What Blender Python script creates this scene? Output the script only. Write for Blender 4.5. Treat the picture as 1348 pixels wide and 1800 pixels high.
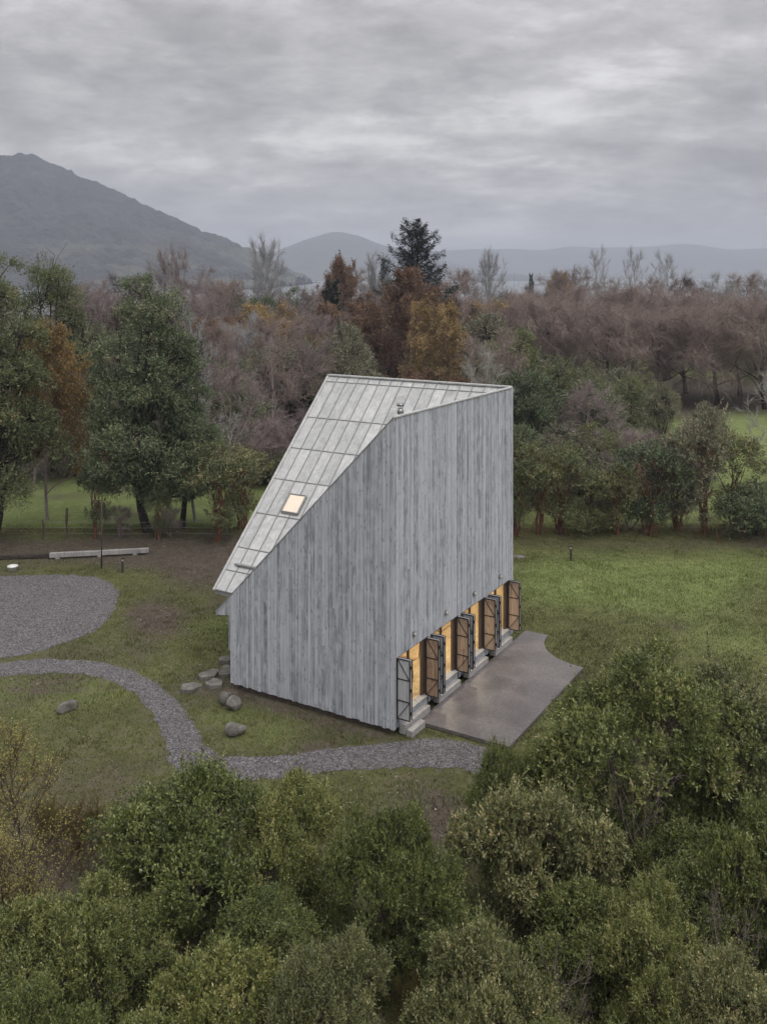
import bpy, bmesh, math, random
import numpy as np
from mathutils import Vector, geometry

for o in list(bpy.data.objects):
    bpy.data.objects.remove(o)
scene = bpy.context.scene
COL = scene.collection
R = math.radians

# ------------------------------------------------------------------ camera
F = 1639.0            # focal length in pixels of a 1348 x 1800 frame
HZ = 485.0            # image row of the horizon
CAM_Z = 16.0
GZ = -0.25            # ground level (0 is the underside of the cladding)
cam_d = bpy.data.cameras.new('camera')
cam_d.sensor_fit = 'VERTICAL'
cam_d.sensor_height = 36.0
cam_d.lens = 36.0 * F / 1800.0
cam_d.shift_y = -(900.0 - HZ) / 1800.0
cam_d.clip_start = 0.5
cam_d.clip_end = 60000
cam = bpy.data.objects.new('camera', cam_d)
cam.location = (0, 0, CAM_Z)
cam.rotation_euler = (R(90), 0, 0)
COL.objects.link(cam)
scene.camera = cam

# ------------------------------------------------------------------ sky and sun
SUN_EL, SUN_AZ = R(50), R(147)     # azimuth clockwise from +Y: behind the camera, a little to its right
world = bpy.data.worlds.new('World')
scene.world = world
world.use_nodes = True
wt = world.node_tree
wt.nodes.clear()
def wn(t, **k):
    n = wt.nodes.new(t)
    for a, b in k.items():
        setattr(n, a, b)
    return n
def wmath(op, a, b=None, c=None, clamp=False):
    n = wn('ShaderNodeMath', operation=op, use_clamp=clamp)
    for i, v in enumerate((a, b, c)):
        if v is None: continue
        if isinstance(v, (int, float)): n.inputs[i].default_value = v
        else: wt.links.new(v, n.inputs[i])
    return n.outputs[0]
w_out = wn('ShaderNodeOutputWorld')
w_bg = wn('ShaderNodeBackground')
w_bg.inputs['Strength'].default_value = 0.1
w_sky = wn('ShaderNodeTexSky', sky_type='NISHITA')
w_sky.sun_disc = False
w_sky.sun_elevation = SUN_EL
w_sky.sun_rotation = SUN_AZ
w_sky.dust_density = 3.0
w_tc = wn('ShaderNodeTexCoord')
w_sep = wn('ShaderNodeSeparateXYZ')
wt.links.new(w_tc.outputs['Generated'], w_sep.inputs[0])
elev = wmath('MAXIMUM', w_sep.outputs[2], 0.0)
den = wmath('ADD', elev, 0.20)
w_cmb = wn('ShaderNodeCombineXYZ')
wt.links.new(wmath('DIVIDE', w_sep.outputs[0], den), w_cmb.inputs[0])
wt.links.new(wmath('DIVIDE', w_sep.outputs[1], den), w_cmb.inputs[1])
def wnoise(scale, detail, rough, dist, off, stretch=(1, 1, 1)):
    m = wn('ShaderNodeMapping')
    m.inputs['Location'].default_value = off
    m.inputs['Scale'].default_value = stretch
    wt.links.new(w_cmb.outputs[0], m.inputs[0])
    n = wn('ShaderNodeTexNoise')
    n.inputs['Scale'].default_value = scale
    n.inputs['Detail'].default_value = detail
    n.inputs['Roughness'].default_value = rough
    n.inputs['Distortion'].default_value = dist
    wt.links.new(m.outputs[0], n.inputs['Vector'])
    return n.outputs[0]
n_big = wnoise(1.2, 4, 0.5, 0.25, (4.3, 1.7, 0), (0.85, 1.0, 1))
n_mid = wnoise(3.4, 9, 0.66, 0.15, (1.1, 7.9, 3), (0.9, 1.0, 1))
n_fine = wnoise(9.0, 8, 0.66, 0.15, (9.1, 2.2, 5), (0.9, 1.0, 1))
dens = wmath('ADD', wmath('ADD', wmath('MULTIPLY', n_big, 0.44), wmath('MULTIPLY', n_mid, 0.43)), wmath('MULTIPLY', n_fine, 0.13))
w_ramp = wn('ShaderNodeValToRGB')
cr = w_ramp.color_ramp
cr.interpolation = 'B_SPLINE'
cr.elements[0].position = 0.38; cr.elements[0].color = (0.375, 0.362, 0.368, 1)
cr.elements[1].position = 0.66; cr.elements[1].color = (1.16, 1.135, 1.12, 1)
for p, c in ((0.45, (0.51, 0.495, 0.50, 1)), (0.52, (0.665, 0.648, 0.65, 1)), (0.58, (0.88, 0.86, 0.855, 1))):
    e = cr.elements.new(p); e.color = c
wt.links.new(dens, w_ramp.inputs[0])
# overcast luminance: (1 + 2 sin(elevation)) / 3 of the zenith everywhere round the sky
cie = wmath('MULTIPLY_ADD', wmath('POWER', elev, 2.1), 12.2, 4.8)
w_scl = wn('ShaderNodeVectorMath', operation='SCALE')
wt.links.new(w_ramp.outputs[0], w_scl.inputs[0])
wt.links.new(cie, w_scl.inputs['Scale'])
w_mix = wn('ShaderNodeMix', data_type='RGBA')
w_mix.inputs[0].default_value = 0.97
wt.links.new(w_sky.outputs[0], w_mix.inputs[6])
wt.links.new(w_scl.outputs[0], w_mix.inputs[7])
wt.links.new(w_mix.outputs[2], w_bg.inputs['Color'])
wt.links.new(w_bg.outputs[0], w_out.inputs['Surface'])

sun_d = bpy.data.lights.new('sun', 'SUN')
sun_d.energy = 0.9
sun_d.angle = R(50)
sun_d.color = (1.0, 0.97, 0.94)
sun = bpy.data.objects.new('sun', sun_d)
sv = Vector((math.sin(SUN_AZ) * math.cos(SUN_EL), math.cos(SUN_AZ) * math.cos(SUN_EL), math.sin(SUN_EL)))
sun.rotation_euler = sv.to_track_quat('Z', 'Y').to_euler()
sun.location = (-10, -20, 60)
COL.objects.link(sun)

vs = scene.view_settings
vs.view_transform = 'Standard'
vs.look = 'None'
vs.exposure = 0.74
vs.gamma = 1.0
vs.use_curve_mapping = False
scene.render.engine = 'CYCLES'
cy = scene.cycles
cy.use_denoising = True
cy.max_bounces = 5
cy.diffuse_bounces = 3
cy.glossy_bounces = 2
cy.transmission_bounces = 4
cy.transparent_max_bounces = 8
cy.volume_bounces = 0
cy.adaptive_threshold = 0.02
cy.sample_clamp_indirect = 4.0
cy.caustics_reflective = False
cy.caustics_refractive = False

# ------------------------------------------------------------------ helpers
def ground(px, py, z=GZ):
    """point of the level z seen at a pixel of the 1348 x 1800 frame"""
    d = (CAM_Z - z) / (py - HZ)
    return Vector(((px - 674.0) * d, F * d, z))
def atx(px, Y):
    return (px - 674.0) / F * Y
def link(o, parent=None):
    COL.objects.link(o)
    if parent is not None: o.parent = parent
    return o
def tag(o, label=None, cat=None, group=None, kind=None):
    if label: o['label'] = label
    if cat: o['category'] = cat
    if group: o['group'] = group
    if kind: o['kind'] = kind
    return o
def empty(name, loc=(0, 0, 0), rz=0.0):
    o = bpy.data.objects.new(name, None)
    o.empty_display_size = 0.3
    o.location = loc
    o.rotation_euler = (0, 0, rz)
    return link(o)

def np_mesh(name, V, Q=None, T=None, mats=(), attrs=None, smooth=False):
    """mesh from numpy arrays: V (n,3), Q (m,4) quads, T (k,3) triangles"""
    me = bpy.data.meshes.new(name)
    V = np.asarray(V, dtype=np.float32)
    nq = 0 if Q is None else len(Q); nt = 0 if T is None else len(T)
    me.vertices.add(len(V)); me.vertices.foreach_set('co', V.ravel())
    idx = []
    if nq: idx.append(np.asarray(Q, dtype=np.int32).ravel())
    if nt: idx.append(np.asarray(T, dtype=np.int32).ravel())
    idx = np.concatenate(idx)
    me.loops.add(len(idx)); me.loops.foreach_set('vertex_index', idx)
    me.polygons.add(nq + nt)
    starts = np.concatenate([np.arange(nq) * 4, nq * 4 + np.arange(nt) * 3]).astype(np.int32)
    me.polygons.foreach_set('loop_start', starts)
    if smooth: me.polygons.foreach_set('use_smooth', np.ones(nq + nt, dtype=bool))
    for m in mats: me.materials.append(m)
    if attrs:
        for k, a in attrs.items():
            at = me.attributes.new(k, 'FLOAT', 'POINT')
            at.data.foreach_set('value', np.asarray(a, dtype=np.float32).ravel())
    me.update(calc_edges=True)
    return me

class MB:
    """collects boxes, prisms and tubes into one mesh"""
    def __init__(s): s.v = []; s.f = []
    def add(s, vs_, fs):
        k = len(s.v); s.v += [tuple(p) for p in vs_]; s.f += [tuple(i + k for i in f) for f in fs]
    def box(s, x0, x1, y0, y1, z0, z1):
        s.add([(x0,y0,z0),(x1,y0,z0),(x1,y1,z0),(x0,y1,z0),(x0,y0,z1),(x1,y0,z1),(x1,y1,z1),(x0,y1,z1)],
              [(0,3,2,1),(4,5,6,7),(0,1,5,4),(1,2,6,5),(2,3,7,6),(3,0,4,7)])
    def hexa(s, p): s.add(p, [(0,3,2,1),(4,5,6,7),(0,1,5,4),(1,2,6,5),(2,3,7,6),(3,0,4,7)])
    def bar(s, a, b, w, d, up=(0, 0, 1)):
        a = Vector(a); b = Vector(b); t = (b - a).normalized(); up = Vector(up)
        x = t.cross(up)
        if x.length < 1e-4: x = t.cross(Vector((1, 0, 0)))
        x.normalize(); y = x.cross(t)
        c = [(-w/2,-d/2),(w/2,-d/2),(w/2,d/2),(-w/2,d/2)]
        s.hexa([a + x*i + y*j for i, j in c] + [b + x*i + y*j for i, j in c])
    def prism(s, poly, z0, z1):
        n = len(poly)
        s.add([(x, y, z0) for x, y in poly] + [(x, y, z1) for x, y in poly],
              [tuple(range(n-1, -1, -1)), tuple(range(n, 2*n))] + [(i, (i+1) % n, n + (i+1) % n, n + i) for i in range(n)])
    def tube(s, pts, rad, n=8, cap=True):
        pts = [Vector(p) for p in pts]; k = len(s.v); m = len(pts)
        for i, p in enumerate(pts):
            t = (pts[min(i+1, m-1)] - pts[max(i-1, 0)]).normalized()
            x = t.cross(Vector((0, 0, 1)))
            if x.length < 1e-3: x = Vector((1, 0, 0))
            x.normalize(); y = x.cross(t)
            r = rad[i] if hasattr(rad, '__len__') else rad
            for j in range(n):
                a = 2 * math.pi * j / n
                s.v.append(tuple(p + x * (math.cos(a) * r) + y * (math.sin(a) * r)))
        for i in range(m - 1):
            for j in range(n):
                j2 = (j + 1) % n
                s.f.append((k+i*n+j, k+i*n+j2, k+(i+1)*n+j2, k+(i+1)*n+j))
        if cap:
            s.f.append(tuple(k + j for j in range(n-1, -1, -1))); s.f.append(tuple(k + (m-1)*n + j for j in range(n)))
    def lathe(s, prof, c=(0, 0, 0), n=16):
        k = len(s.v); m = len(prof)
        for r, z in prof:
            for j in range(n):
                a = 2 * math.pi * j / n
                s.v.append((c[0] + r*math.cos(a), c[1] + r*math.sin(a), c[2] + z))
        for i in range(m - 1):
            for j in range(n):
                j2 = (j + 1) % n
                s.f.append((k+i*n+j, k+i*n+j2, k+(i+1)*n+j2, k+(i+1)*n+j))
        s.f.append(tuple(k + j for j in range(n-1, -1, -1))); s.f.append(tuple(k + (m-1)*n + j for j in range(n)))
    def build(s, name, mat, parent=None, smooth=False, bevel=0.0):
        me = bpy.data.meshes.new(name)
        me.from_pydata(s.v, [], s.f)
        me.materials.append(mat)
        if smooth:
            for p in me.polygons: p.use_smooth = True
        me.update()
        o = link(bpy.data.objects.new(name, me), parent)
        if bevel:
            b = o.modifiers.new('bevel', 'BEVEL'); b.width = bevel; b.segments = 2; b.limit_method = 'ANGLE'
        return o

_tab = np.random.default_rng(7).random((256, 256))
def vnoise(x, y, s):
    x = np.asarray(x, float) / s; y = np.asarray(y, float) / s
    xi = np.floor(x).astype(int); yi = np.floor(y).astype(int); fx = x - xi; fy = y - yi
    fx = fx*fx*(3-2*fx); fy = fy*fy*(3-2*fy)
    g = lambda a, b: _tab[a & 255, b & 255]
    return (g(xi,yi)*(1-fx) + g(xi+1,yi)*fx)*(1-fy) + (g(xi,yi+1)*(1-fx) + g(xi+1,yi+1)*fx)*fy
def fbm(x, y, s, o=4):
    t = 0; a = 1; n = 0
    for i in range(o):
        t = t + a*vnoise(x + 37.7*i, y - 19.3*i, s); n += a; a *= .5; s *= .5
    return t / n
def inside(x, y, poly):
    r = np.zeros(x.shape, bool); n = len(poly); j = n - 1
    for i in range(n):
        xi, yi = poly[i][0], poly[i][1]; xj, yj = poly[j][0], poly[j][1]
        c = ((yi > y) != (yj > y)) & (x < (xj - xi) * (y - yi) / (yj - yi + 1e-12) + xi)
        r ^= c; j = i
    return r

# ------------------------------------------------------------------ materials
class Mat:
    """small node helper around one Principled material"""
    def __init__(s, name):
        s.m = bpy.data.materials.new(name); s.m.use_nodes = True
        s.t = s.m.node_tree; s.b = s.t.nodes['Principled BSDF']
        s.o = [n for n in s.t.nodes if n.type == 'OUTPUT_MATERIAL'][0]
    def n(s, t, **k):
        n = s.t.nodes.new(t)
        for a, b in k.items(): setattr(n, a, b)
        return n
    def l(s, a, b): s.t.links.new(a, b)
    def val(s, sock, v):
        if isinstance(v, (int, float, tuple, list)): sock.default_value = v
        else: s.l(v, sock)
    def math(s, op, a, b=None, clamp=False):
        n = s.n('ShaderNodeMath', operation=op, use_clamp=clamp)
        s.val(n.inputs[0], a)
        if b is not None: s.val(n.inputs[1], b)
        return n.outputs[0]
    def coord(s, scale=(1, 1, 1), kind='Object', rand=False):
        tc = s.n('ShaderNodeTexCoord'); mp = s.n('ShaderNodeMapping')
        mp.inputs['Scale'].default_value = scale
        src = tc.outputs[kind]
        if rand:
            oi = s.n('ShaderNodeObjectInfo'); va = s.n('ShaderNodeVectorMath', operation='ADD')
            vm = s.n('ShaderNodeVectorMath', operation='SCALE'); vm.inputs[0].default_value = (71.3, 43.1, 29.7)
            s.l(oi.outputs['Random'], vm.inputs['Scale']); s.l(src, va.inputs[0]); s.l(vm.outputs[0], va.inputs[1]); src = va.outputs[0]
        s.l(src, mp.inputs[0]); return mp.outputs[0]
    def noise(s, vec, scale, detail=4, rough=.55, dist=0.0):
        n = s.n('ShaderNodeTexNoise'); s.l(vec, n.inputs['Vector'])
        n.inputs['Scale'].default_value = scale; n.inputs['Detail'].default_value = detail
        n.inputs['Roughness'].default_value = rough; n.inputs['Distortion'].default_value = dist
        return n.outputs[0]
    def voro(s, vec, scale, feature='F1', out=0):
        n = s.n('ShaderNodeTexVoronoi', feature=feature); s.l(vec, n.inputs['Vector']); n.inputs['Scale'].default_value = scale
        return n.outputs[out]
    def ramp(s, fac, stops, interp='LINEAR'):
        n = s.n('ShaderNodeValToRGB'); n.color_ramp.interpolation = interp; e = n.color_ramp.elements
        e[0].position, e[0].color = stops[0][0], (*stops[0][1], 1); e[1].position, e[1].color = stops[-1][0], (*stops[-1][1], 1)
        for p, c in stops[1:-1]:
            k = e.new(p); k.color = (*c, 1)
        s.l(fac, n.inputs[0]); return n.outputs[0]
    def mix(s, f, a, b, mode='MIX'):
        n = s.n('ShaderNodeMix', data_type='RGBA', blend_type=mode)
        for i, v in ((0, f), (6, a), (7, b)):
            if isinstance(v, tuple) and len(v) == 3: v = (*v, 1)
            s.val(n.inputs[i], v)
        return n.outputs[2]
    def attr(s, name):
        n = s.n('ShaderNodeAttribute'); n.attribute_name = name; return n.outputs['Fac']
    def col(s, c):
        if isinstance(c, tuple): s.b.inputs['Base Color'].default_value = (*c[:3], 1)
        else: s.l(c, s.b.inputs['Base Color'])
        return s
    def rough(s, r): s.val(s.b.inputs['Roughness'], r); return s
    def bump(s, h, strength=.5, dist=.02):
        n = s.n('ShaderNodeBump'); n.inputs['Strength'].default_value = strength; n.inputs['Distance'].default_value = dist
        s.l(h, n.inputs['Height']); s.l(n.outputs[0], s.b.inputs['Normal']); return s

def wood_grey(name, dark, mid, light, rand=True, vary=.5):
    M = Mat(name)
    c1 = M.coord((9, 9, .35), rand=rand); c2 = M.coord((24, 24, .9), rand=rand); c3 = M.coord((1, 1, .5), rand=rand)
    g1 = M.noise(c1, 1.5, 5, .6, .6); g2 = M.noise(c2, 1.5, 5, .65, .3); g3 = M.noise(c3, .9, 3)
    oi = M.n('ShaderNodeObjectInfo')
    f = M.math('ADD', M.math('MULTIPLY', g1, .42), M.math('MULTIPLY', g2, .40))
    f = M.math('ADD', f, M.math('MULTIPLY', g3, .22))
    f = M.math('ADD', f, M.math('MULTIPLY', M.math('SUBTRACT', oi.outputs['Random'], .5), vary * .30))
    c = M.ramp(f, [(.36, dark), (.47, mid), (.58, light), (.75, tuple(min(1, x*1.12) for x in light))])
    st = M.ramp(M.noise(M.coord((38, 38, .55), rand=rand), 1.3, 5, .7, .4), [(.53, (0, 0, 0)), (.64, (1, 1, 1))])      # dark weather streaks
    big = M.ramp(M.noise(M.coord((.5, .5, .22)), 1.4, 4, .6), [(.38, (.25, .25, .25)), (.62, (1, 1, 1))])
    c = M.mix(M.math('MULTIPLY', M.math('MULTIPLY', st, big), .75), c, tuple(x*.75 for x in dark))
    bl_ = M.noise(M.coord((2.2, 2.2, 1.1)), 1.6, 6, .68)
    c = M.mix(M.ramp(bl_, [(.46, (0, 0, 0)), (.66, (.7, .7, .7))]), c, tuple(min(1, x*1.1) for x in light))
    kn = M.voro(M.coord((3.1, 3.1, .8), rand=rand), 3.0)           # knots
    k = M.ramp(kn, [(.09, (1, 1, 1)), (.19, (0, 0, 0))])
    c = M.mix(M.math('MULTIPLY', k, .8), c, tuple(x*.6 for x in dark))
    M.col(c).rough(.82).bump(g2, .35, .008)
    M.b.inputs['Specular IOR Level'].default_value = .25
    return M.m
m_board = wood_grey('weathered_board', (0.156, 0.166, 0.198), (0.333, 0.347, 0.384), (0.479, 0.495, 0.534))
m_shut_out = wood_grey('shutter_grey_wood', (.20, .21, .23), (.36, .365, .38), (.48, .48, .49))
m_shut_in = wood_grey('shutter_brown_wood', (.15, .102, .074), (.29, .208, .152), (.39, .292, .222))
m_jamb = wood_grey('jamb_brown_wood', (.04, .028, .022), (.08, .055, .042), (.12, .085, .066))

def plain(name, c, r=.6, metal=0.0, noise=None):
    M = Mat(name); M.rough(r); M.b.inputs['Metallic'].default_value = metal
    if noise:
        s, d = noise; f = M.noise(M.coord(), s, 5, .6)
        M.col(M.ramp(f, [(.3, tuple(x*(1-d) for x in c)), (.7, tuple(x*(1+d) for x in c))])).bump(f, .2, .01)
    else: M.col(c)
    return M.m
m_steel = plain('dark_steel', (.022, .018, .018), .55, 0.0, (9, .3))
m_dark = plain('membrane_black', (.02, .02, .022), .7, 0, (6, .3))
m_conc = plain('concrete_block', (.32, .31, .305), .85, 0, (7, .25))
m_plinth = plain('plinth_earth', (.10, .075, .06), .95, 0, (5, .4))
m_white = plain('white_plastic', (.72, .72, .70), .45, 0, (8, .08))
m_black = plain('black_paint', (.008, .008, .009), .75, 0, (8, .2))
m_flue = plain('flue_steel', (.30, .30, .30), .35, .9, (9, .15))
m_ply = plain('interior_plywood', (.60, .46, .26), .6, 0, (2.2, .16))
m_floor = wood_grey('interior_floor_wood', (.30, .20, .10), (.48, .35, .19), (.58, .44, .26), False)
m_furn = plain('furniture_wood', (.22, .12, .05), .5, 0, (6, .3))
m_bag = plain('straw_litter', (.3, .2, .1), .9, 0, (6, .3))

def zinc():
    M = Mat('zinc_roof')
    oi = M.n('ShaderNodeObjectInfo')
    c = M.coord((1, 1, 1), rand=True)
    a = M.noise(c, 2.0, 6, .65, .8); b = M.noise(c, 9.0, 6, .7, .4); d = M.noise(M.coord((.7, 3.5, .7), rand=True), 2.0, 5, .6)
    f = M.math('ADD', M.math('MULTIPLY', a, .45), M.math('ADD', M.math('MULTIPLY', b, .3), M.math('MULTIPLY', d, .25)))
    f = M.math('ADD', f, M.math('MULTIPLY', M.math('SUBTRACT', oi.outputs['Random'], .5), .12))
    M.col(M.ramp(f, [(.34, (.31, .315, .315)), (.5, (.46, .465, .46)), (.64, (.60, .605, .595))]))
    M.b.inputs['Metallic'].default_value = .15
    M.rough(.5).bump(a, .25, .03)
    return M.m
m_zinc = zinc()
m_seam = plain('zinc_seam', (.26, .265, .265), .5, .2, (8, .2))

def glass():
    M = Mat('window_glass')
    t = M.n('ShaderNodeBsdfTransparent'); g = M.n('ShaderNodeBsdfGlossy'); g.inputs['Roughness'].default_value = .01
    lw_ = M.n('ShaderNodeLayerWeight'); lw_.inputs[0].default_value = .5; mx = M.n('ShaderNodeMixShader')
    fr_ = M.math('ADD', M.math('MULTIPLY', M.math('POWER', lw_.outputs['Facing'], 4.0), .5), .03)
    M.l(fr_, mx.inputs[0]); M.l(t.outputs[0], mx.inputs[1]); M.l(g.outputs[0], mx.inputs[2]); M.l(mx.outputs[0], M.o.inputs[0])
    return M.m
m_glass = glass()
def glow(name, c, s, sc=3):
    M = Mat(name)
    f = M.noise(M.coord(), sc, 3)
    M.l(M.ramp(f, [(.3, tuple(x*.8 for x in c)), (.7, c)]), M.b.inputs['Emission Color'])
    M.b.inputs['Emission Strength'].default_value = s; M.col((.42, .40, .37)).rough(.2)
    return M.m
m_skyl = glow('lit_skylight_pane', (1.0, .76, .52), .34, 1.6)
m_bulb = glow('opal_lamp_glass', (1.0, .93, .85), .02)

def wet_slab():
    M = Mat('wet_concrete')
    c = M.coord(); a = M.noise(c, .55, 5, .6, .5); b = M.noise(c, 14, 4, .6)
    col = M.ramp(a, [(.3, (.108, .097, .095)), (.7, (.182, .165, .161))])
    sp = M.ramp(b, [(.35, (.72, .72, .72)), (.65, (1.2, 1.2, 1.2))])
    M.col(M.mix(1.0, col, sp, 'MULTIPLY'))
    M.rough(M.math('ADD', M.math('MULTIPLY', a, .45), .22))
    M.bump(b, .25, .01)
    return M.m
m_slab = wet_slab()
def gravel():
    M = Mat('gravel')
    c = M.coord()
    v = M.n('ShaderNodeTexVoronoi'); M.l(c, v.inputs['Vector']); v.inputs['Scale'].default_value = 17
    v2 = M.n('ShaderNodeTexVoronoi'); M.l(c, v2.inputs['Vector']); v2.inputs['Scale'].default_value = 31
    sep = M.n('ShaderNodeSeparateColor'); M.l(v.outputs['Color'], sep.inputs[0])
    sep2 = M.n('ShaderNodeSeparateColor'); M.l(v2.outputs['Color'], sep2.inputs[0])
    f = M.math('ADD', M.math('MULTIPLY', sep.outputs[0], .6), M.math('MULTIPLY', sep2.outputs[1], .4))
    col = M.ramp(f, [(.15, (.045, .042, .045)), (.5, (.115, .108, .113)), (.9, (.25, .24, .245))])
    p = M.noise(c, .8, 4)
    M.col(M.mix(M.math('MULTIPLY', M.ramp(p, [(.45, (0, 0, 0)), (.75, (1, 1, 1))]), .3), col, (.10, .085, .07)))
    M.rough(.9).bump(v.outputs['Distance'], .9, .05)
    return M.m
m_gravel = gravel()
def pebble_mat():
    M = Mat('pebble'); M.col(M.ramp(M.attr('tint'), [(0, (.05, .046, .05)), (.6, (.125, .118, .125)), (1, (.30, .29, .30))])).rough(.85); return M.m
m_pebble = pebble_mat()
def rock():
    M = Mat('lichen_rock'); c = M.coord(rand=True)
    a = M.noise(c, 3, 6, .65); b = M.noise(c, 13, 5, .6)
    col = M.ramp(a, [(.3, (.075, .065, .055)), (.5, (.14, .13, .115)), (.7, (.23, .22, .20))])
    M.col(M.mix(M.ramp(b, [(.55, (0, 0, 0)), (.7, (.6, .6, .6))]), col, (.28, .28, .25))).rough(.9).bump(b, .5, .03)
    return M.m
m_rock = rock()

def turf(name, blade=False):
    M = Mat(name)
    soil = M.attr('soil'); lush = M.attr('lush')
    c = M.coord()
    a = M.noise(c, .35, 5, .6); b = M.noise(c, 2.6, 5, .65); d = M.noise(c, 17, 4, .6)
    f = M.math('ADD', M.math('MULTIPLY', a, .4), M.math('MULTIPLY', b, .6))
    g = M.ramp(f, [(.30, (0.060, 0.060, 0.029)), (.47, (0.094, 0.098, 0.041)), (.60, (0.126, 0.130, 0.055)), (.75, (0.168, 0.154, 0.079))])
    gl = M.ramp(f, [(.30, (0.105, 0.125, 0.045)), (.5, (0.157, 0.194, 0.069)), (.7, (0.239, 0.263, 0.106))])
    g = M.mix(lush, g, gl)
    s = M.ramp(M.math('ADD', M.math('MULTIPLY', b, .5), M.math('MULTIPLY', d, .5)), [(.3, (0.052, 0.044, 0.033)), (.5, (0.093, 0.077, 0.059)), (.7, (0.155, 0.134, 0.110))])
    w = M.math('ADD', soil, M.math('MULTIPLY', M.math('SUBTRACT', b, .5), 1.1), True)
    w = M.ramp(w, [(.28, (0, 0, 0)), (.72, (1, 1, 1))])
    col = M.mix(w, g, s)
    if blade:
        t = M.attr('tint')
        col = M.mix(1.0, col, M.ramp(t, [(0, (.75, .75, .7)), (.7, (1.2, 1.2, 1.1)), (.93, (1.6, 1.5, 1.35)), (1, (2.6, 2.3, 1.9))]), 'MULTIPLY')
    M.col(col).rough(.95)
    M.b.inputs['Specular IOR Level'].default_value = .12
    if not blade: M.bump(M.math('ADD', d, b), .6, .05)
    return M.m
m_turf = turf('meadow_turf'); m_blade = turf('grass_blades', True)

def leafmat(name, stops, trans=.25, rough=.5, spec=.35):
    M = Mat(name)
    oi = M.n('ShaderNodeObjectInfo')
    t = M.math('ADD', M.attr('tint'), M.math('MULTIPLY', M.math('SUBTRACT', oi.outputs['Random'], .5), .22), True)
    col = M.ramp(t, stops)
    M.col(col).rough(rough); M.b.inputs['Specular IOR Level'].default_value = spec
    tr = M.n('ShaderNodeBsdfTranslucent'); M.l(col, tr.inputs[0]); mx = M.n('ShaderNodeMixShader'); mx.inputs[0].default_value = trans
    M.l(M.b.outputs[0], mx.inputs[1]); M.l(tr.outputs[0], mx.inputs[2]); M.l(mx.outputs[0], M.o.inputs[0])
    return M.m
L_fore = leafmat('leaf_myrtle', [(0, (0.070, 0.092, 0.029)), (.4, (0.142, 0.172, 0.050)), (.75, (0.249, 0.270, 0.079)), (.93, (.27, .29, .115)), (1, (.33, .27, .15))], .22, .40, .5)
L_yell = leafmat('leaf_fresh', [(0, (0.097, 0.117, 0.037)), (.4, (0.184, 0.210, 0.063)), (.75, (0.304, 0.317, 0.097)), (1, (0.520, 0.435, 0.209))], .22, .36, .55)
L_oliv = leafmat('leaf_olive', [(0, (0.093, 0.108, 0.044)), (.4, (0.177, 0.190, 0.077)), (.75, (0.291, 0.295, 0.125)), (1, (0.541, 0.432, 0.235))], .22, .36, .55)
L_dark = leafmat('leaf_dark', [(0, (0.063, 0.087, 0.053)), (.45, (0.131, 0.168, 0.088)), (.8, (0.236, 0.281, 0.146)), (1, (0.430, 0.372, 0.224))], .18, .5, .3)
L_mid = leafmat('leaf_mid', [(0, (0.078, 0.100, 0.050)), (.45, (0.155, 0.180, 0.085)), (.8, (0.267, 0.286, 0.137)), (1, (0.422, 0.317, 0.186))], .22, .5, .3)
L_grey = leafmat('leaf_grey_green', [(0, (0.112, 0.116, 0.080)), (.45, (0.209, 0.211, 0.140)), (.8, (0.338, 0.324, 0.221)), (1, (0.479, 0.371, 0.274))], .2, .55, .3)
L_oran = leafmat('leaf_orange', [(0, (0.150, 0.098, 0.041)), (.4, (0.263, 0.175, 0.068)), (.8, (0.388, 0.273, 0.105)), (1, (0.475, 0.378, 0.176))], .3, .6, .2)
L_gold = leafmat('leaf_gold', [(0, (0.218, 0.153, 0.069)), (.45, (0.374, 0.269, 0.123)), (.8, (0.515, 0.386, 0.182)), (1, (0.593, 0.502, 0.273))], .3, .6, .2)
L_russ = leafmat('leaf_russet', [(0, (0.121, 0.072, 0.047)), (.45, (0.211, 0.130, 0.083)), (.8, (0.301, 0.198, 0.127)), (1, (0.362, 0.277, 0.193))], .25, .6, .2)
L_coni = leafmat('leaf_conifer', [(0, (.014, .022, .018)), (.5, (.030, .043, .034)), (.85, (.055, .072, .056)), (1, (.09, .10, .075))], .1, .5, .3)
L_dry = leafmat('leaf_dry', [(0, (0.187, 0.150, 0.061)), (.5, (0.328, 0.281, 0.094)), (1, (0.515, 0.491, 0.154))], .3, .7, .1)
def bark(name, a, b):
    M = Mat(name); c = M.coord((1, 1, .4), rand=True); f = M.noise(c, 7, 5, .65)
    M.col(M.ramp(f, [(.3, a), (.7, b)])).rough(.9).bump(f, .5, .03); M.b.inputs['Specular IOR Level'].default_value = .15
    return M.m
B_brown = bark('bark_brown', (.050, .038, .032), (.13, .10, .085))
B_red = bark('bark_cinnamon', (0.096, 0.044, 0.028), (0.208, 0.112, 0.076))
B_mauve = bark('twig_mauve', (0.192, 0.152, 0.150), (0.356, 0.292, 0.280))
B_willow = bark('twig_willow', (0.202, 0.156, 0.143), (0.375, 0.297, 0.265))
B_grey = bark('twig_grey', (0.238, 0.234, 0.241), (0.439, 0.440, 0.443))
B_pale = bark('bark_lichen', (.24, .23, .21), (.46, .45, .41))
B_dark = bark('bark_dark', (.022, .018, .016), (.060, .050, .044))

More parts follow.
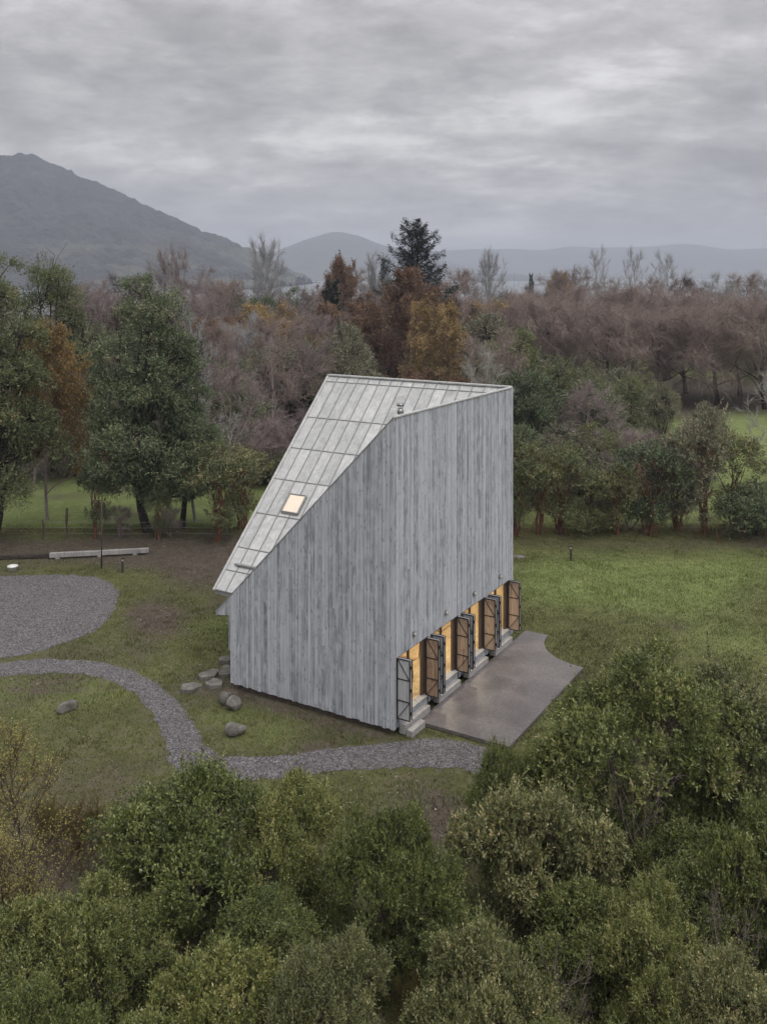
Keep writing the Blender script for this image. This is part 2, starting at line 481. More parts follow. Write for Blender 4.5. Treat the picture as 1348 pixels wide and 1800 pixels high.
# ------------------------------------------------------------------ haze, mountains, lake, ground
def strip_poly(pts): return pts
gravel_lot = [(-260,1000),(-120,1010),(0,1013),(70,1011),(140,1012),(185,1020),(208,1038),(207,1062),(192,1089),(170,1108),(120,1129),(60,1147),(0,1158),(-120,1172),(-260,1185)]
path_px = [(-160,1178),(-60,1170),(0,1165),(70,1160),(140,1162),(200,1170),(260,1193),(300,1222),(330,1252),(352,1290),(374,1326),(396,1329),(440,1329),(520,1326),(600,1315),(680,1305),(750,1300),(800,1301),(835,1308),(866,1325),(892,1360),(905,1410),
           (878,1420),(870,1395),(855,1371),(820,1355),(780,1350),(700,1350),(600,1355),(540,1362),(480,1368),(400,1378),(340,1372),(300,1345),(293,1318),(286,1292),(275,1265),(255,1238),(225,1212),(180,1193),(130,1184),(60,1185),(0,1190),(-60,1196),(-160,1210)]
def smooth_poly(px, z, rough, seed, step=.35):
    rng = random.Random(seed)
    P = [ground(x, y, z) for x, y in px]; out = []
    n = len(P)
    for i in range(n):
        p0, p1, p2, p3 = P[i-1], P[i], P[(i+1) % n], P[(i+2) % n]
        k = max(1, min(14, int((p2-p1).length / step)))
        for j in range(k):
            t = j / k
            q = .5*((2*p1) + (p2-p0)*t + (2*p0-5*p1+4*p2-p3)*t*t + (3*p1-p0-3*p2+p3)*t**3)
            out.append((q.x + rng.uniform(-rough, rough), q.y + rng.uniform(-rough, rough)))
    return out
LOT = smooth_poly(gravel_lot, GZ, .12, 1, .25)
PATH = smooth_poly(path_px, GZ, .10, 2, .25)

def soil_lush(x, y):
    """how bare and how lush the turf is: 0..1 each"""
    n = fbm(x, y, 7, 4); n2 = fbm(x + 50, y + 90, 16, 3)
    s = .21 + (n - .5) * 1.25
    s = np.where((x < -3) & (y > 36), s + .16, s)                        # worn lawn left of the house
    s = s + .55*np.exp(-((y - 56.0 - .02*x)/2.2)**2) * (.6 + .6*n)        # litter under the hedge line
    s = s + .22*np.clip((30 - y)/5, 0, 1)
    s = np.where(y > 61, s - .25, s)
    s = s + np.clip((y - 74)/6, 0, 1)*np.clip((14 - x)/8, 0, 1)*.9         # woodland floor
    s = s + .9*np.exp(-(((x-18.5)/6)**2 + ((y-26634/(722-HZ))/7)**2)) * 1.0
    s = s + 1.0*np.exp(-(((x-34)/30)**4 + ((y-132)/24)**4))
    tt = (x-.361)*.5174 + (y-32.86)*.8556; uu = -(x-.361)*.8556 + (y-32.86)*.5174
    s = s + .40*np.exp(-((tt+.25)/.3)**2)*((uu > -.3) & (uu < 7.6))       # bare drip line below the side wall
    for px, py, r in ((1190,1103,1.1),(965,1032,.8),(280,1095,1.5),(255,1070,1.0),(215,970,2.2),(330,975,3.0),(390,1010,2.5),(420,1060,1.3),(760,1440,1.5),(560,1330,.8)):
        g = ground(px, py); s = s + .6*np.exp(-(((x-g.x)/r)**2 + ((y-g.y)/(r*1.3))**2))
    lu = np.clip((n2 - .50)*2.0, 0, 1) * np.where(x > 3, .8, .35)
    lu = np.where(y > 60, .85 + .3*n, lu)
    for px, py, r, k in ((1080,1018,4.5,1.3),(1240,1010,3,.8),(980,1010,2,.6),(960,1045,2,.6),(1300,1130,3,.6),(1180,1050,3,.7),(1320,990,3,.6),(70,1210,2.5,.45),(470,1280,1.6,.5),(190,1210,1.5,.4),(390,1255,1.0,.4),(400,1100,1.2,.6)):
        g = ground(px, py); e = np.exp(-(((x-g.x)/r)**2 + ((y-g.y)/(r*.9))**2)); lu = lu + k*e; s = s - .3*k*e
    return np.clip(s, 0, 1), np.clip(lu, 0, 1)

def make_ground():
    xs = np.concatenate([np.linspace(-9000,-300,14)[:-1], np.linspace(-300,-40,20)[:-1], np.linspace(-40,40,161), np.linspace(40,300,20)[1:], np.linspace(300,9000,14)[1:]])
    ys = np.concatenate([np.linspace(-400,10,6)[:-1], np.linspace(10,75,131), np.linspace(75,300,60)[1:], np.linspace(300,500,12)[1:], np.linspace(500,7900,12)[1:]])
    X, Y = np.meshgrid(xs, ys); Z = np.full(X.shape, GZ)
    far = np.clip((Y - 62)/40, 0, 1); Z = Z + far*(fbm(X, Y, 40, 3) - .5)*1.2
    Z = np.where(Y > 330, Z - np.clip((Y-330)/120, 0, 1)*5.0, Z)
    s, l = soil_lush(X, Y)
    ny, nx = X.shape; i = np.arange(ny*nx).reshape(ny, nx)
    Q = np.stack([i[:-1,:-1], i[:-1,1:], i[1:,1:], i[1:,:-1]], -1).reshape(-1, 4)
    me = np_mesh('ground', np.stack([X, Y, Z], -1).reshape(-1, 3), Q, None, [m_turf], {'soil': s, 'lush': l}, True)
    return tag(link(bpy.data.objects.new('ground', me)), kind='structure')
make_ground()

def sheet(name, poly, z, mat):
    tri = geometry.tessellate_polygon([[Vector((x, y, 0)) for x, y in poly]])
    me = bpy.data.meshes.new(name); me.from_pydata([(x, y, z) for x, y in poly], [], [tuple(t) for t in tri]); me.materials.append(mat)
    me.update()
    for p in me.polygons:
        if p.normal.z < 0: p.flip()
    return tag(link(bpy.data.objects.new(name, me)), kind='structure')
sheet('gravel_yard', LOT, GZ + .012, m_gravel)
sheet('gravel_path', PATH, GZ + .012, m_gravel)

def water():
    M = Mat('lake_water'); c = M.coord((.02, .06, 1)); f = M.noise(c, 3, 4)
    M.col((.10, .11, .12)).rough(.28).bump(f, .15, 1.0)
    me = np_mesh('lake', [(-8900, 400, -2.2), (8900, 400, -2.2), (8900, 7800, -2.2), (-8900, 7800, -2.2)], [(0, 1, 2, 3)], None, [M.m])
    tag(link(bpy.data.objects.new('lake', me)), kind='structure')
water()

def mountain_mat(name, a, b, sc):
    M = Mat(name); c = M.coord(); f = M.noise(c, sc, 6, .65); g = M.noise(c, sc*9, 4, .6)
    col = M.ramp(M.math('ADD', M.math('MULTIPLY', f, .5), M.math('MULTIPLY', g, .5)), [(.35, a), (.65, b)])
    sz = M.n('ShaderNodeSeparateXYZ'); M.l(M.coord(), sz.inputs[0]); low_ = M.ramp(M.math('DIVIDE', sz.outputs[2], 130.0), [(.15, (1, 1, 1)), (.9, (0, 0, 0))])
    pat = M.ramp(M.noise(M.coord(), sc*.9, 4, .6), [(.5, (0, 0, 0)), (.58, (1, 1, 1))])                 # cleared meadows on the lower slopes
    M.col(M.mix(M.math('MULTIPLY', low_, pat), col, (.085, .090, .068))).rough(.95).bump(g, 1.0, 8)
    return M.m
def mountain(name, prof, Y0, depth, base_px, step, rough, mat, tree=0.0):
    px = np.array([p[0] for p in prof], float); hy = np.array([p[1] for p in prof], float)
    x = np.arange((px[0]-674)/F*Y0, (px[-1]-674)/F*Y0, step); y = np.arange(Y0 - depth, Y0 + depth*.55, step)
    H = CAM_Z + (HZ - np.interp(674 + x/Y0*F, px, hy))/F*Y0
    X, Yg = np.meshgrid(x, y); d = np.where(Yg < Y0, (Y0 - Yg)/depth, (Yg - Y0)/(depth*.55))
    rid = fbm(X, Yg, rough*14, 4) - .5
    sh = np.clip(1 - d, 0, 1)**1.15
    Z = H[None, :]*sh + rid*rough*4.5*np.clip(d*5, 0, 1)*sh
    Z = Z + (fbm(X, Yg, step*2.5, 2) - .5)*tree*np.clip(sh*6, 0, 1) - 6*(d > .98)
    Z = np.maximum(Z, -5.5)
    ny, nx = X.shape; i = np.arange(ny*nx).reshape(ny, nx)
    Q = np.stack([i[:-1,:-1], i[:-1,1:], i[1:,1:], i[1:,:-1]], -1).reshape(-1, 4)
    me = np_mesh(name, np.stack([X, Yg, Z], -1).reshape(-1, 3), Q, None, [mat], None, False)
    return tag(link(bpy.data.objects.new(name, me)), kind='structure')
m_mtA = mountain_mat('forest_slope', (.008, .010, .012), (.046, .050, .052), .008)
m_mtB = mountain_mat('far_slope', (.03, .034, .034), (.055, .06, .06), .003)
mountain('mountain', [(-900,330),(-500,300),(-150,290),(0,277),(25,272),(60,272),(100,290),(150,316),(200,335),(250,361),(300,384),(350,407),(400,427),(440,447),(480,470),(520,492),(545,500)], 2000, 780, 500, 7, 28, m_mtA, 22)
mountain('mountain', [(330,500),(430,478),(500,437),(540,420),(575,409),(600,407),(630,414),(672,432),(700,440),(760,452),(830,474),(890,489)], 4800, 1500, 500, 35, 42, m_mtB, 18)
mountain('mountain', [(560,452),(680,446),(780,440),(860,437),(940,440),(1010,434),(1100,436),(1150,432),(1200,429),(1230,430),(1275,438),(1340,436),(1420,430),(1600,440),(1800,470)], 6500, 1400, 500, 50, 50, m_mtB, 14)
mountain('headland', [(700,489),(760,487),(830,484),(890,482),(960,486),(1010,490)], 4000, 450, 500, 25, 7, m_mtB, 12)

def haze():
    mb = MB(); mb.box(-9600, 9600, -700, 8300, -8, 320)
    m = bpy.data.materials.new('haze_air'); m.use_nodes = True; t = m.node_tree; t.nodes.clear()
    o = t.nodes.new('ShaderNodeOutputMaterial'); v = t.nodes.new('ShaderNodeVolumePrincipled')
    v.inputs['Color'].default_value = (.79, .86, 1.0, 1); v.inputs['Density'].default_value = 2.6e-4; v.inputs['Anisotropy'].default_value = 0.0
    t.links.new(v.outputs[0], o.inputs['Volume'])
    tag(mb.build('haze', m), 'pale grey haze over the valley and lake', 'haze', kind='stuff')
haze()

# ------------------------------------------------------------------ the house
T = 10.32                                     # length of the shuttered facade
RZ = math.atan2(.8556, .5174)
A = Vector((.361, 32.86, 0))
K1, K2, TOP = .972, 1.02, 11.0
UE, UF, UB = 9.86, 8.2, 7.376                 # gable edge, eave tip, wall end
house = empty('timber_house', A, RZ)
tag(house, 'tall angular house clad in grey weathered boards with steep metal roof', 'house')
rng = random.Random(11)
# local axes: x along the shuttered facade (t), y away from it (u)
z1 = lambda t: TOP - K1 * (T - t)             # rear roof, falling towards the camera
z2 = lambda u: TOP - K2 * u                   # side roof, falling to the left
TV = 1.80                                     # eave line of the rear roof
UV = K1 * (T - TV) / K2                       # valley foot

# structural walls behind the boards
wall_s = MB()
th = .2
hexwall = lambda pts, y0, y1: None
def poly_x(mb, pts, x0, x1):                  # polygon in (y, z) extruded along x
    n = len(pts)
    mb.add([(x0, y, z) for y, z in pts] + [(x1, y, z) for y, z in pts],
           [tuple(range(n)), tuple(range(2*n-1, n-1, -1))] + [(i, n+i, n+(i+1) % n, (i+1) % n) for i in range(n)])
poly_x(wall_s, [(.0, 0), (UB, 0), (UB, z2(UB) - .12), (0, TOP - .12)], 0, th)
gable = wall_s.build('side_wall', m_dark, house)
OPEN = [(.20, 2.42), (2.75, 4.95), (5.30, 7.48), (7.84, 10.04)]
HEAD, SILL = 2.49, .33
fw = MB()
fw.box(th, T - .001, 0, th, HEAD, TOP - .12)
edges = [th] + [e for o in OPEN for e in o] + [T - .001]
for a, b in zip(edges[0::2], edges[1::2]):
    if b > a: fw.box(a, b, 0, th, 0, HEAD)
for a, b in OPEN: fw.box(a, b, .0, th, 0, SILL)
front = fw.build('shuttered_wall', m_dark, house)
rw = MB(); rw.box(T, T + th, 0, UE - .3, 0, TOP - .05)
rear = rw.build('rear_wall', m_board, house)
lw = MB()
poly = [(TV + .75, 0), (T, 0), (T, TOP - .05), (TV + .75, z1(TV + .75) - .12)]
n = 4
lw.add([(x, UE - .5, z) for x, z in poly] + [(x, UE - .3, z) for x, z in poly], [(3,2,1,0), (4,5,6,7)] + [(i, (i+1) % 4, 4+(i+1) % 4, 4+i) for i in range(4)])
lw.box(TV + .55, TV + .75, UB - .2, UE - .3, 0, 2.6)
lw.box(th, TV + .55, UB - .2, UB, 0, 2.6)
entry = lw.build('entrance_wall', m_board, house)
pl = MB()
pl.box(.16, T - .1, .14, UB - .15, GZ - .3, -.004); pl.box(2.4, T - .1, UB - .15, UE - .55, GZ - .3, -.004)
pl.build('plinth', m_plinth, house)

# boards, each a piece of its own: side wall
def board_mesh(name, pts, mat):
    me = bpy.data.meshes.new(name); me.from_pydata(pts, [], [(0,3,2,1),(4,5,6,7),(0,1,5,4),(1,2,6,5),(2,3,7,6),(3,0,4,7)]); me.materials.append(mat); me.update(); return me
def board_cols(lo, hi):
    x = lo; out = []
    while x < hi - .09:
        w = rng.choice((.13, .14, .15, .16, .17)); x2 = min(hi, x + w)
        if hi - x2 < .09: x2 = hi
        out.append((x, x2)); x = x2
    return out
def cuts(lo, hi):
    c = []; z = lo + rng.uniform(2.0, 7.0)
    while z < hi - 1.2: c.append(z); z += rng.uniform(4.6, 6.6)
    return [lo] + c + [hi]
GAP = .006
for a, b in board_cols(-.03, UF - .02):
    lo = (0 + rng.uniform(-.03, .02)) if b <= UB + .05 else (z2(UF) - .10 + (UF - b) * .16)
    if a < UB < b: lo = 0
    d = rng.uniform(.022, .042)
    zs = cuts(lo, min(z2(a), z2(b)) - .05)
    for k in range(len(zs) - 1):
        l, h = zs[k] + GAP*.6, zs[k+1] - GAP*.6
        last = k == len(zs) - 2
        ha, hb = (z2(a) - .02, z2(b) - .02) if last else (h, h)
        dd = d + rng.uniform(-.004, .004); a2, b2 = a + GAP, b - GAP
        link(bpy.data.objects.new('board', board_mesh('board', [(-dd,a2,l),(-dd,b2,l),(-.0,b2,l),(-.0,a2,l),(-dd,a2,ha),(-dd,b2,hb),(-.0,b2,hb),(-.0,a2,ha)], m_board)), gable)
# boards: shuttered wall
def front_board(a, b, l, h, d):
    a2, b2 = a + GAP, b - GAP
    link(bpy.data.objects.new('board', board_mesh('board', [(a2,-d,l),(b2,-d,l),(b2,-.002,l),(a2,-.002,l),(a2,-d,h),(b2,-d,h),(b2,-.002,h),(a2,-.002,h)], m_board)), front)
for a, b in board_cols(.0, T + .03):
    mid = (a + b) / 2; d = rng.uniform(.022, .042)
    over = any(o[0] - .05 < mid < o[1] + .05 for o in OPEN)
    zs = cuts(HEAD if over else rng.uniform(-.02, .02), TOP - .02)
    for k in range(len(zs) - 1): front_board(a, b, zs[k] + GAP*.6, zs[k+1] - GAP*.6, d + rng.uniform(-.004, .004))
for o in OPEN:
    for a, b in board_cols(o[0], o[1]): front_board(a, b, 0 + rng.uniform(-.02, .01), SILL - .03, .03)
# metal edge trims along the wall tops
tr = MB(); tr.bar((-.0, -.0, TOP + .02), (T + .04, -.0, TOP + .02), .14, .05)
tr.build('coping', m_zinc, house)
tr = MB(); tr.bar((.02, .0, TOP), (.02, UF, z2(UF)), .13, .05)
tr.build('coping', m_seam, house)

# roofs
sl = MB()
def slab(mb, pts, d):
    n = len(pts); mb.add([(x, y, z) for x, y, z in pts] + [(x, y, z - d) for x, y, z in pts], [tuple(range(n)), tuple(range(2*n-1, n-1, -1))] + [(i, n+i, n+(i+1) % n, (i+1) % n) for i in range(n)])
slab(sl, [(T, 0, TOP-.03), (T, UE, TOP-.03), (TV, UE, z1(TV)-.03), (TV, UV, z1(TV)-.03)], .14)
roof1 = sl.build('rear_roof', m_seam, house)
sl = MB(); slab(sl, [(0, .0, TOP-.03), (T, 0, TOP-.03), (TV, UV, z2(UV)-.03), (.0, UF, z2(UF)-.03)], .12)
roof2 = sl.build('side_roof', m_zinc, house)
ROWS = [0.28, 1.89, 3.20, 4.46, 5.78, 7.04, 7.84, 8.52]
NCOL = 16; CW = UE / NCOL
def rp(u, L, h=0.0):                            # point on the rear roof: u along the ridge, L plan distance from the ridge, h out of the plane
    s = math.hypot(1, K1)
    return (T - L - h*K1/s, u, TOP - K1*L + h/s)
SKY_U, SKY_L = (7.62, 8.50), (4.98, 5.63)
def vlim(L): return K1 * L / K2
def panel(u0, u1, L0, L1):
    """a roof panel clipped at the valley"""
    P = [(u0, L0), (u1, L0), (u1, L1), (u0, L1)]; out = []
    for i in range(4):
        p, q = P[i], P[(i+1) % 4]; fp = p[0] - vlim(p[1]); fq = q[0] - vlim(q[1])
        if fp >= 0: out.append(p)
        if (fp >= 0) != (fq >= 0):
            t = fp / (fp - fq); out.append((p[0] + (q[0]-p[0])*t, p[1] + (q[1]-p[1])*t))
    if len(out) < 3: return
    n = len(out); h = .012 + rng.uniform(0, .006); tilt = rng.uniform(-.004, .004)
    me = bpy.data.meshes.new('roof_panel')
    me.from_pydata([rp(u, L, h + tilt*(i % 2)) for i, (u, L) in enumerate(out)] + [rp(u, L, -.02) for u, L in out], [],
                   [tuple(range(n)), tuple(range(2*n-1, n-1, -1))] + [(i, n+i, n+(i+1) % n, (i+1) % n) for i in range(n)])
    me.materials.append(m_zinc); me.update()
    link(bpy.data.objects.new('roof_panel', me), roof1)
prev = 0.0
for r, L1 in enumerate(ROWS):
    for c in range(NCOL): panel(c*CW + .008, (c+1)*CW - .008, prev + .008, L1 - .008)
    prev = L1
for c in range(NCOL + 1):                        # standing seams
    u = min(c*CW, UE - .015); L0 = 0.0; L1 = min(TV*0 + 8.52, u*K2/K1)
    if L1 < .1: continue
    mb = MB(); mb.bar(rp(u, L0, .02), rp(u, L1, .02), .035, .05, up=(0, 0, 1)); mb.build('seam', m_seam, roof1)
for L in ROWS:
    mb = MB(); mb.bar(rp(vlim(L), L, .018), rp(UE, L, .018), .045, .04); mb.build('cross_seam', m_seam, roof1)
mb = MB(); mb.bar(rp(.0, -.02, .03), rp(UE + .04, -.02, .03), .22, .06); mb.build('ridge_cap', m_zinc, roof1)
mb = MB(); mb.bar(rp(UE, .0, .03), rp(UE, 8.55, .03), .12, .07); mb.build('verge_trim', m_zinc, roof1)
mb = MB(); mb.bar(rp(8.3, 7.62, .07), rp(9.45, 7.62, .07), .16, .06); mb.build('snow_guard', m_seam, roof1)
# skylight in the rear roof
sk = MB()
for (ua, La), (ub, Lb) in (((SKY_U[0], SKY_L[0]), (SKY_U[1], SKY_L[0])), ((SKY_U[0], SKY_L[1]), (SKY_U[1], SKY_L[1])), ((SKY_U[0], SKY_L[0]), (SKY_U[0], SKY_L[1])), ((SKY_U[1], SKY_L[0]), (SKY_U[1], SKY_L[1]))):
    sk.bar(rp(ua, La, .06), rp(ub, Lb, .06), .07, .12)
skl = sk.build('skylight', m_seam, roof1)
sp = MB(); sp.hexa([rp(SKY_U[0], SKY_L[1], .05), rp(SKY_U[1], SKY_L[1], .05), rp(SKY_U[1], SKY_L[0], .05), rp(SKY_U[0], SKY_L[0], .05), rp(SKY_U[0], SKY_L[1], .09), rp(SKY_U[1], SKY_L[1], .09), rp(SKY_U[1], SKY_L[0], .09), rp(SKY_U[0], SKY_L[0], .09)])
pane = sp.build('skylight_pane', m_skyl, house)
# flue
fl = MB(); fx, fy = 4.57, 2.38
fl.lathe([(.13, 0), (.13, .25), (.10, .3), (.10, 1.95), (.13, 1.97), (.13, 2.12), (.10, 2.14), (.10, 2.2)], (fx, fy, z2(fy) - .15), 14)
flue = fl.build('flue', m_flue, house, True)
fl = MB(); fl.lathe([(.05, 0), (.15, .02), (.15, .12), (.05, .16)], (fx, fy, z2(fy) + 2.1), 14)
fl.build('flue_cowl', m_flue, flue, True)

# openings: jambs, sill, glazing, inside
for o in OPEN:
    a, b = o
    fr = MB()
    fr.box(a + .001, a + .05, .02, .20, SILL, HEAD - .002); fr.box(b - .05, b - .001, .02, .20, SILL, HEAD - .002)
    fr.box(a + .05, b - .05, .06, .20, HEAD - .09, HEAD - .002)
    fr.box(a + .05, a + .13, .08, .16, SILL, HEAD - .09); fr.box(b - .24, b - .05, .08, .16, SILL, HEAD - .09)
    mul = a + .98
    fr.box(mul, mul + .08, .08, .16, SILL, HEAD - .09)
    f = fr.build('door_frame', m_jamb, house)
    s = MB(); s.box(a + .05, b - .05, -.10, .19, SILL - .028, SILL + .02)
    s.build('sill', m_conc, f)
    for p, q in ((a + .13, mul), (mul + .08, b - .24)):
        g = MB(); g.box(p, q, .11, .125, SILL + .02, HEAD - .09); g.build('window_pane', m_glass, f)
inn = MB()
inn.box(.22, T - .02, .205, UB - .25, SILL - .08, SILL - .01)
inn.build('interior_floor', m_floor, house)
inn = MB()
inn.box(.22, T - .02, UB - .3, UB - .22, SILL - .01, 2.75)
inn.box(.205, .24, .21, UB - .3, SILL - .01, 2.75); inn.box(T - .04, T - .005, .21, UB - .3, SILL - .01, 2.75)
inn.box(.24, T - .04, .21, UB - .3, 2.76, 2.85)
inn.box(3.4, 9.2, 3.3, 3.38, SILL - .01, 2.75)
inn.build('interior_wall', m_ply, house)
for k, x in enumerate((1.6, 4.2, 6.6, 9.0)):
    ld = bpy.data.lights.new('ceiling_lamp', 'AREA'); ld.shape = 'DISK'; ld.size = .5; ld.energy = 34; ld.color = (1.0, .90, .68)
    lo = bpy.data.objects.new('ceiling_lamp', ld); lo.location = (x, 1.4, 2.72); link(lo, house)

# folding shutters, two leaves stacked, standing out at right angles
def shutter(x, face_m, face_mat, other_mat, flip):
    """x: hinge position; the leaves reach 0.56 m outwards; flip -1 stacks the second leaf on the far side"""
    W, Z0, Z1 = .50, .36, HEAD - .02
    m = MB(); y0 = -.05
    for i in range(4): m.box(x - .022, x + .022, y0 - W + i*W/4 + .004, y0 - W + (i+1)*W/4 - .004, Z0, Z1)
    s = m.build('shutter', face_mat, house)
    m = MB(); x2 = x + .085*flip
    for i in range(4): m.box(x2 - .022, x2 + .022, y0 - W + i*W/4 + .004, y0 - W + (i+1)*W/4 - .004, Z0, Z1)
    m.build('shutter_leaf', other_mat, s)
    for side, xx in ((-1, min(x, x2) - .03), (1, max(x, x2) + .03)):
        b = MB(); w = .035; ya, yb = y0 - W, y0; H3 = (Z1 - Z0) / 3
        for p, q in (((xx, ya, Z0), (xx, ya, Z1)), ((xx, yb, Z0), (xx, yb, Z1))): b.box(xx - .012, xx + .012, p[1] - w/2, p[1] + w/2, Z0 - .01, Z1 + .01)
        for z in (Z0, Z0 + H3*.92, Z0 + 2*H3, Z1): b.box(xx - .010, xx + .010, ya + w/2, yb - w/2, z - w/2, z + w/2)
        b.bar((xx, yb, Z1), (xx, ya, Z0 + 2*H3), .02, w*.8, up=(1, 0, 0)); b.bar((xx, yb, Z0), (xx, ya, Z0 + H3*.92), .02, w*.8, up=(1, 0, 0))
        b.build('brace_frame', m_steel, s)
    h = MB()
    for z in (Z0 + .25, (Z0 + Z1)/2, Z1 - .25): h.tube([(x + .042*flip, y0 - W - .02, z - .05), (x + .042*flip, y0 - W - .02, z + .05)], .03, 6)
    h.build('hinge', m_steel, s)
for o in OPEN:
    shutter(o[0], None, m_shut_out, m_shut_out, 1)
    shutter(o[1], None, m_shut_out, m_shut_in, -1)
# bulkhead lamps over the openings
for x in (1.34, 3.86, 6.40, 8.95):
    b = MB(); b.tube([(x, -.03, 2.95), (x, -.10, 2.95)], .095, 14)
    w = b.build('wall_lamp', m_flue, house)
    b = MB(); k = []
    b.tube([(x, -.10, 2.95), (x, -.13, 2.95), (x, -.155, 2.95), (x, -.165, 2.95)], [.075, .07, .05, .02], 14)
    b.build('lamp_glass', m_bulb, w, True)

# terrace, steps
def loc2w(t, u, z=0): return house.matrix_world @ Vector((t, u, z))
bpy.context.view_layer.update()
ter = MB()
cx, cyy, rad = 11.27, -3.87, 2.5
arc = [(cx - rad*math.cos(a), cyy + rad*math.sin(a)) for a in [i*math.pi/2/18 for i in range(19)]]
poly = [(1.2, -.30), (1.2, -3.87)] + arc + [(11.27, -.30)]
tw = [(loc2w(t, u).x, loc2w(t, u).y) for t, u in poly]
TERR = tw
ter.prism(tw, GZ + .03, -.10)
t_o = ter.build('terrace', m_slab); tag(t_o, kind='structure')
def block(t0, t1, u0, u1, z0, z1, label):
    m = MB(); c = loc2w((t0+t1)/2, (u0+u1)/2, z0)
    m.box(-(t1-t0)/2, (t1-t0)/2, -(u1-u0)/2, (u1-u0)/2, 0, z1 - z0)
    o = m.build('step_block', m_conc, None, False, .012); o.location = c; o.rotation_euler = (0, 0, RZ)
    tag(o, label, 'step', 'concrete step blocks along the facade')
names = ['pale concrete step block at the shutters nearest the wall corner, above the lowest block', 'pale concrete step block below the second opening from the near corner', 'pale concrete step block below the third opening from the near corner', 'pale concrete step block below the opening farthest from the near corner']
for o, nm in zip(OPEN, names): block(o[0] + .05, o[0] + 1.87, -.34, -.07, -.094 if o[0] > 1 else -.2, .14, nm)
block(.24, 1.19, -.62, -.37, GZ + .005, .0, 'lowest concrete step block standing on the grass beside the terrace corner')

# ------------------------------------------------------------------ small things on the lawn
def stone(name, px, py, sx, sy, sz, seed, label, cat, group=None, flat=False, rz=0.0, tilt=0.0):
    r = np.random.default_rng(seed)
    bm = bmesh.new(); bmesh.ops.create_icosphere(bm, subdivisions=3, radius=1.0)
    k = r.normal(size=(7, 3)); k /= np.linalg.norm(k, axis=1)[:, None]; off = r.uniform(.48, .8, 7)
    ph = r.uniform(0, 6, 6)
    for v in bm.verts:
        c = np.array(v.co)
        if flat:
            a = math.atan2(c[1], c[0]); q = 1 + .16*math.sin(2*a + ph[0]) + .11*math.sin(3*a + ph[1]) + .06*math.sin(5*a + ph[2])
            h = math.hypot(c[0], c[1]); e = min(1, h*1.7)/max(h, 1e-3)
            z = .5 if c[2] > -.0 else -.5
            z *= (1 - .25*min(1, h)**6) + .06*math.sin(3*c[0] + ph[3])
            c = np.array([c[0]*q*e, c[1]*q*e, z*2])
        else:
            for n_, o_ in zip(k, off):
                d = c @ n_
                if d > o_: c = c - n_*(d - o_)*.95
            c = c*1.1*(1 + .06*math.sin(4*c[0] + ph[0]) + .05*math.sin(5*c[1] + ph[1]) + .03*math.sin(11*c[2] + 7*c[0] + ph[2]))
        v.co = Vector((c[0]*sx, c[1]*sy, c[2]*sz))
    zmin = min(v.co.z for v in bm.verts)
    me = bpy.data.meshes.new(name); bm.to_mesh(me); bm.free(); me.materials.append(m_rock)
    if not flat:
        for p in me.polygons: p.use_smooth = True
    o = link(bpy.data.objects.new(name, me)); g = ground(px, py)
    o.location = (g.x, g.y, GZ - zmin - (.05 if not flat else .02)); o.rotation_euler = (tilt, 0, rz)
    tag(o, label, cat, group)
stone('boulder', 118, 1250, .20, .40, .20, 3, 'pale pear-shaped boulder alone on the lawn inside the path bend', 'boulder', rz=R(-40))
stone('boulder', 398, 1238, .25, .27, .34, 4, 'upright brownish boulder just behind a rounder one near the house wall', 'boulder', rz=.4)
stone('boulder', 410, 1249, .30, .27, .27, 5, 'round grey boulder in front of an upright boulder near the house wall', 'boulder', rz=1.2)
stone('boulder', 414, 1291, .36, .27, .25, 6, 'angular flat-topped pale boulder on the grass beside the gravel path', 'boulder', rz=.3)
for i, (px, py, a, b, lab) in enumerate(((335, 1213, .52, .40, 'flat stepping stone lying at the edge of the curved gravel path'), (368, 1190, .52, .42, 'broad flat stepping stone, rearmost of three in the open grass'),
        (377, 1206, .50, .36, 'flat lobed stepping stone right in front of the broad rear one'), (398, 1184, .42, .55, 'reddish flat stone half hidden by the corner of the house'), (399, 1163, .38, .4, 'small flat stone farthest back beside the house entrance'))):
    stone('stepping_stone', px, py, a*.78, b*.78, .09, 20 + i, lab, 'stone', 'flat stepping stones by the entrance', True, rz=i*1.1)

def bollard(px, py, h, label):
    g = ground(px, py); e = empty('bollard_light', (g.x, g.y, GZ))
    tag(e, label, 'bollard light', 'garden bollard lights')
    m = MB(); m.lathe([(.10, 0), (.10, .02), (.065, .03), (.065, h - .16)], n=14); m.build('post', m_black, e, True)
    m = MB(); m.lathe([(.05, h - .16), (.05, h - .05)], n=14); m.build('lamp_lens', m_white, e, True)
    m = MB(); m.lathe([(.09, h - .05), (.09, h - .01), (.03, h)], n=14); m.build('cap', m_black, e, True)
bollard(216, 1006, .78, 'short black bollard light on the brown grass by the gravel yard')
bollard(1003, 985, .82, 'short black bollard light on the green lawn by the hedge')
g = ground(23, 1003); e = empty('plastic_tub', (g.x, g.y, GZ)); tag(e, 'small round white plastic tub near the timber beam', 'tub')
m = MB(); m.lathe([(.22, 0), (.26, .22), (.285, .23), (.285, .27), (.25, .27), (.24, .23), (.20, .05)], n=20); m.build('body', m_white, e, True)
m = MB(); m.tube([(.27*math.cos(a), .27*math.sin(a), .24 - .06*math.sin(a)) for a in [i*math.pi/8 for i in range(9)]], .008, 5); m.build('handle', m_white, e)
g = ground(179, 999); e = empty('timber_pole', (g.x, g.y, GZ)); tag(e, 'slim tall grey pole standing in front of the timber beam', 'pole')
m = MB(); m.tube([(0, 0, -.1), (.01, 0, 1.9), (0, .01, 3.8)], [.055, .05, .045], 8); m.build('shaft', B_brown, e, True)
m = MB(); m.bar((-.55, 0, 3.74), (.05, 0, 3.78), .06, .05); m.build('crossbar', B_brown, e)
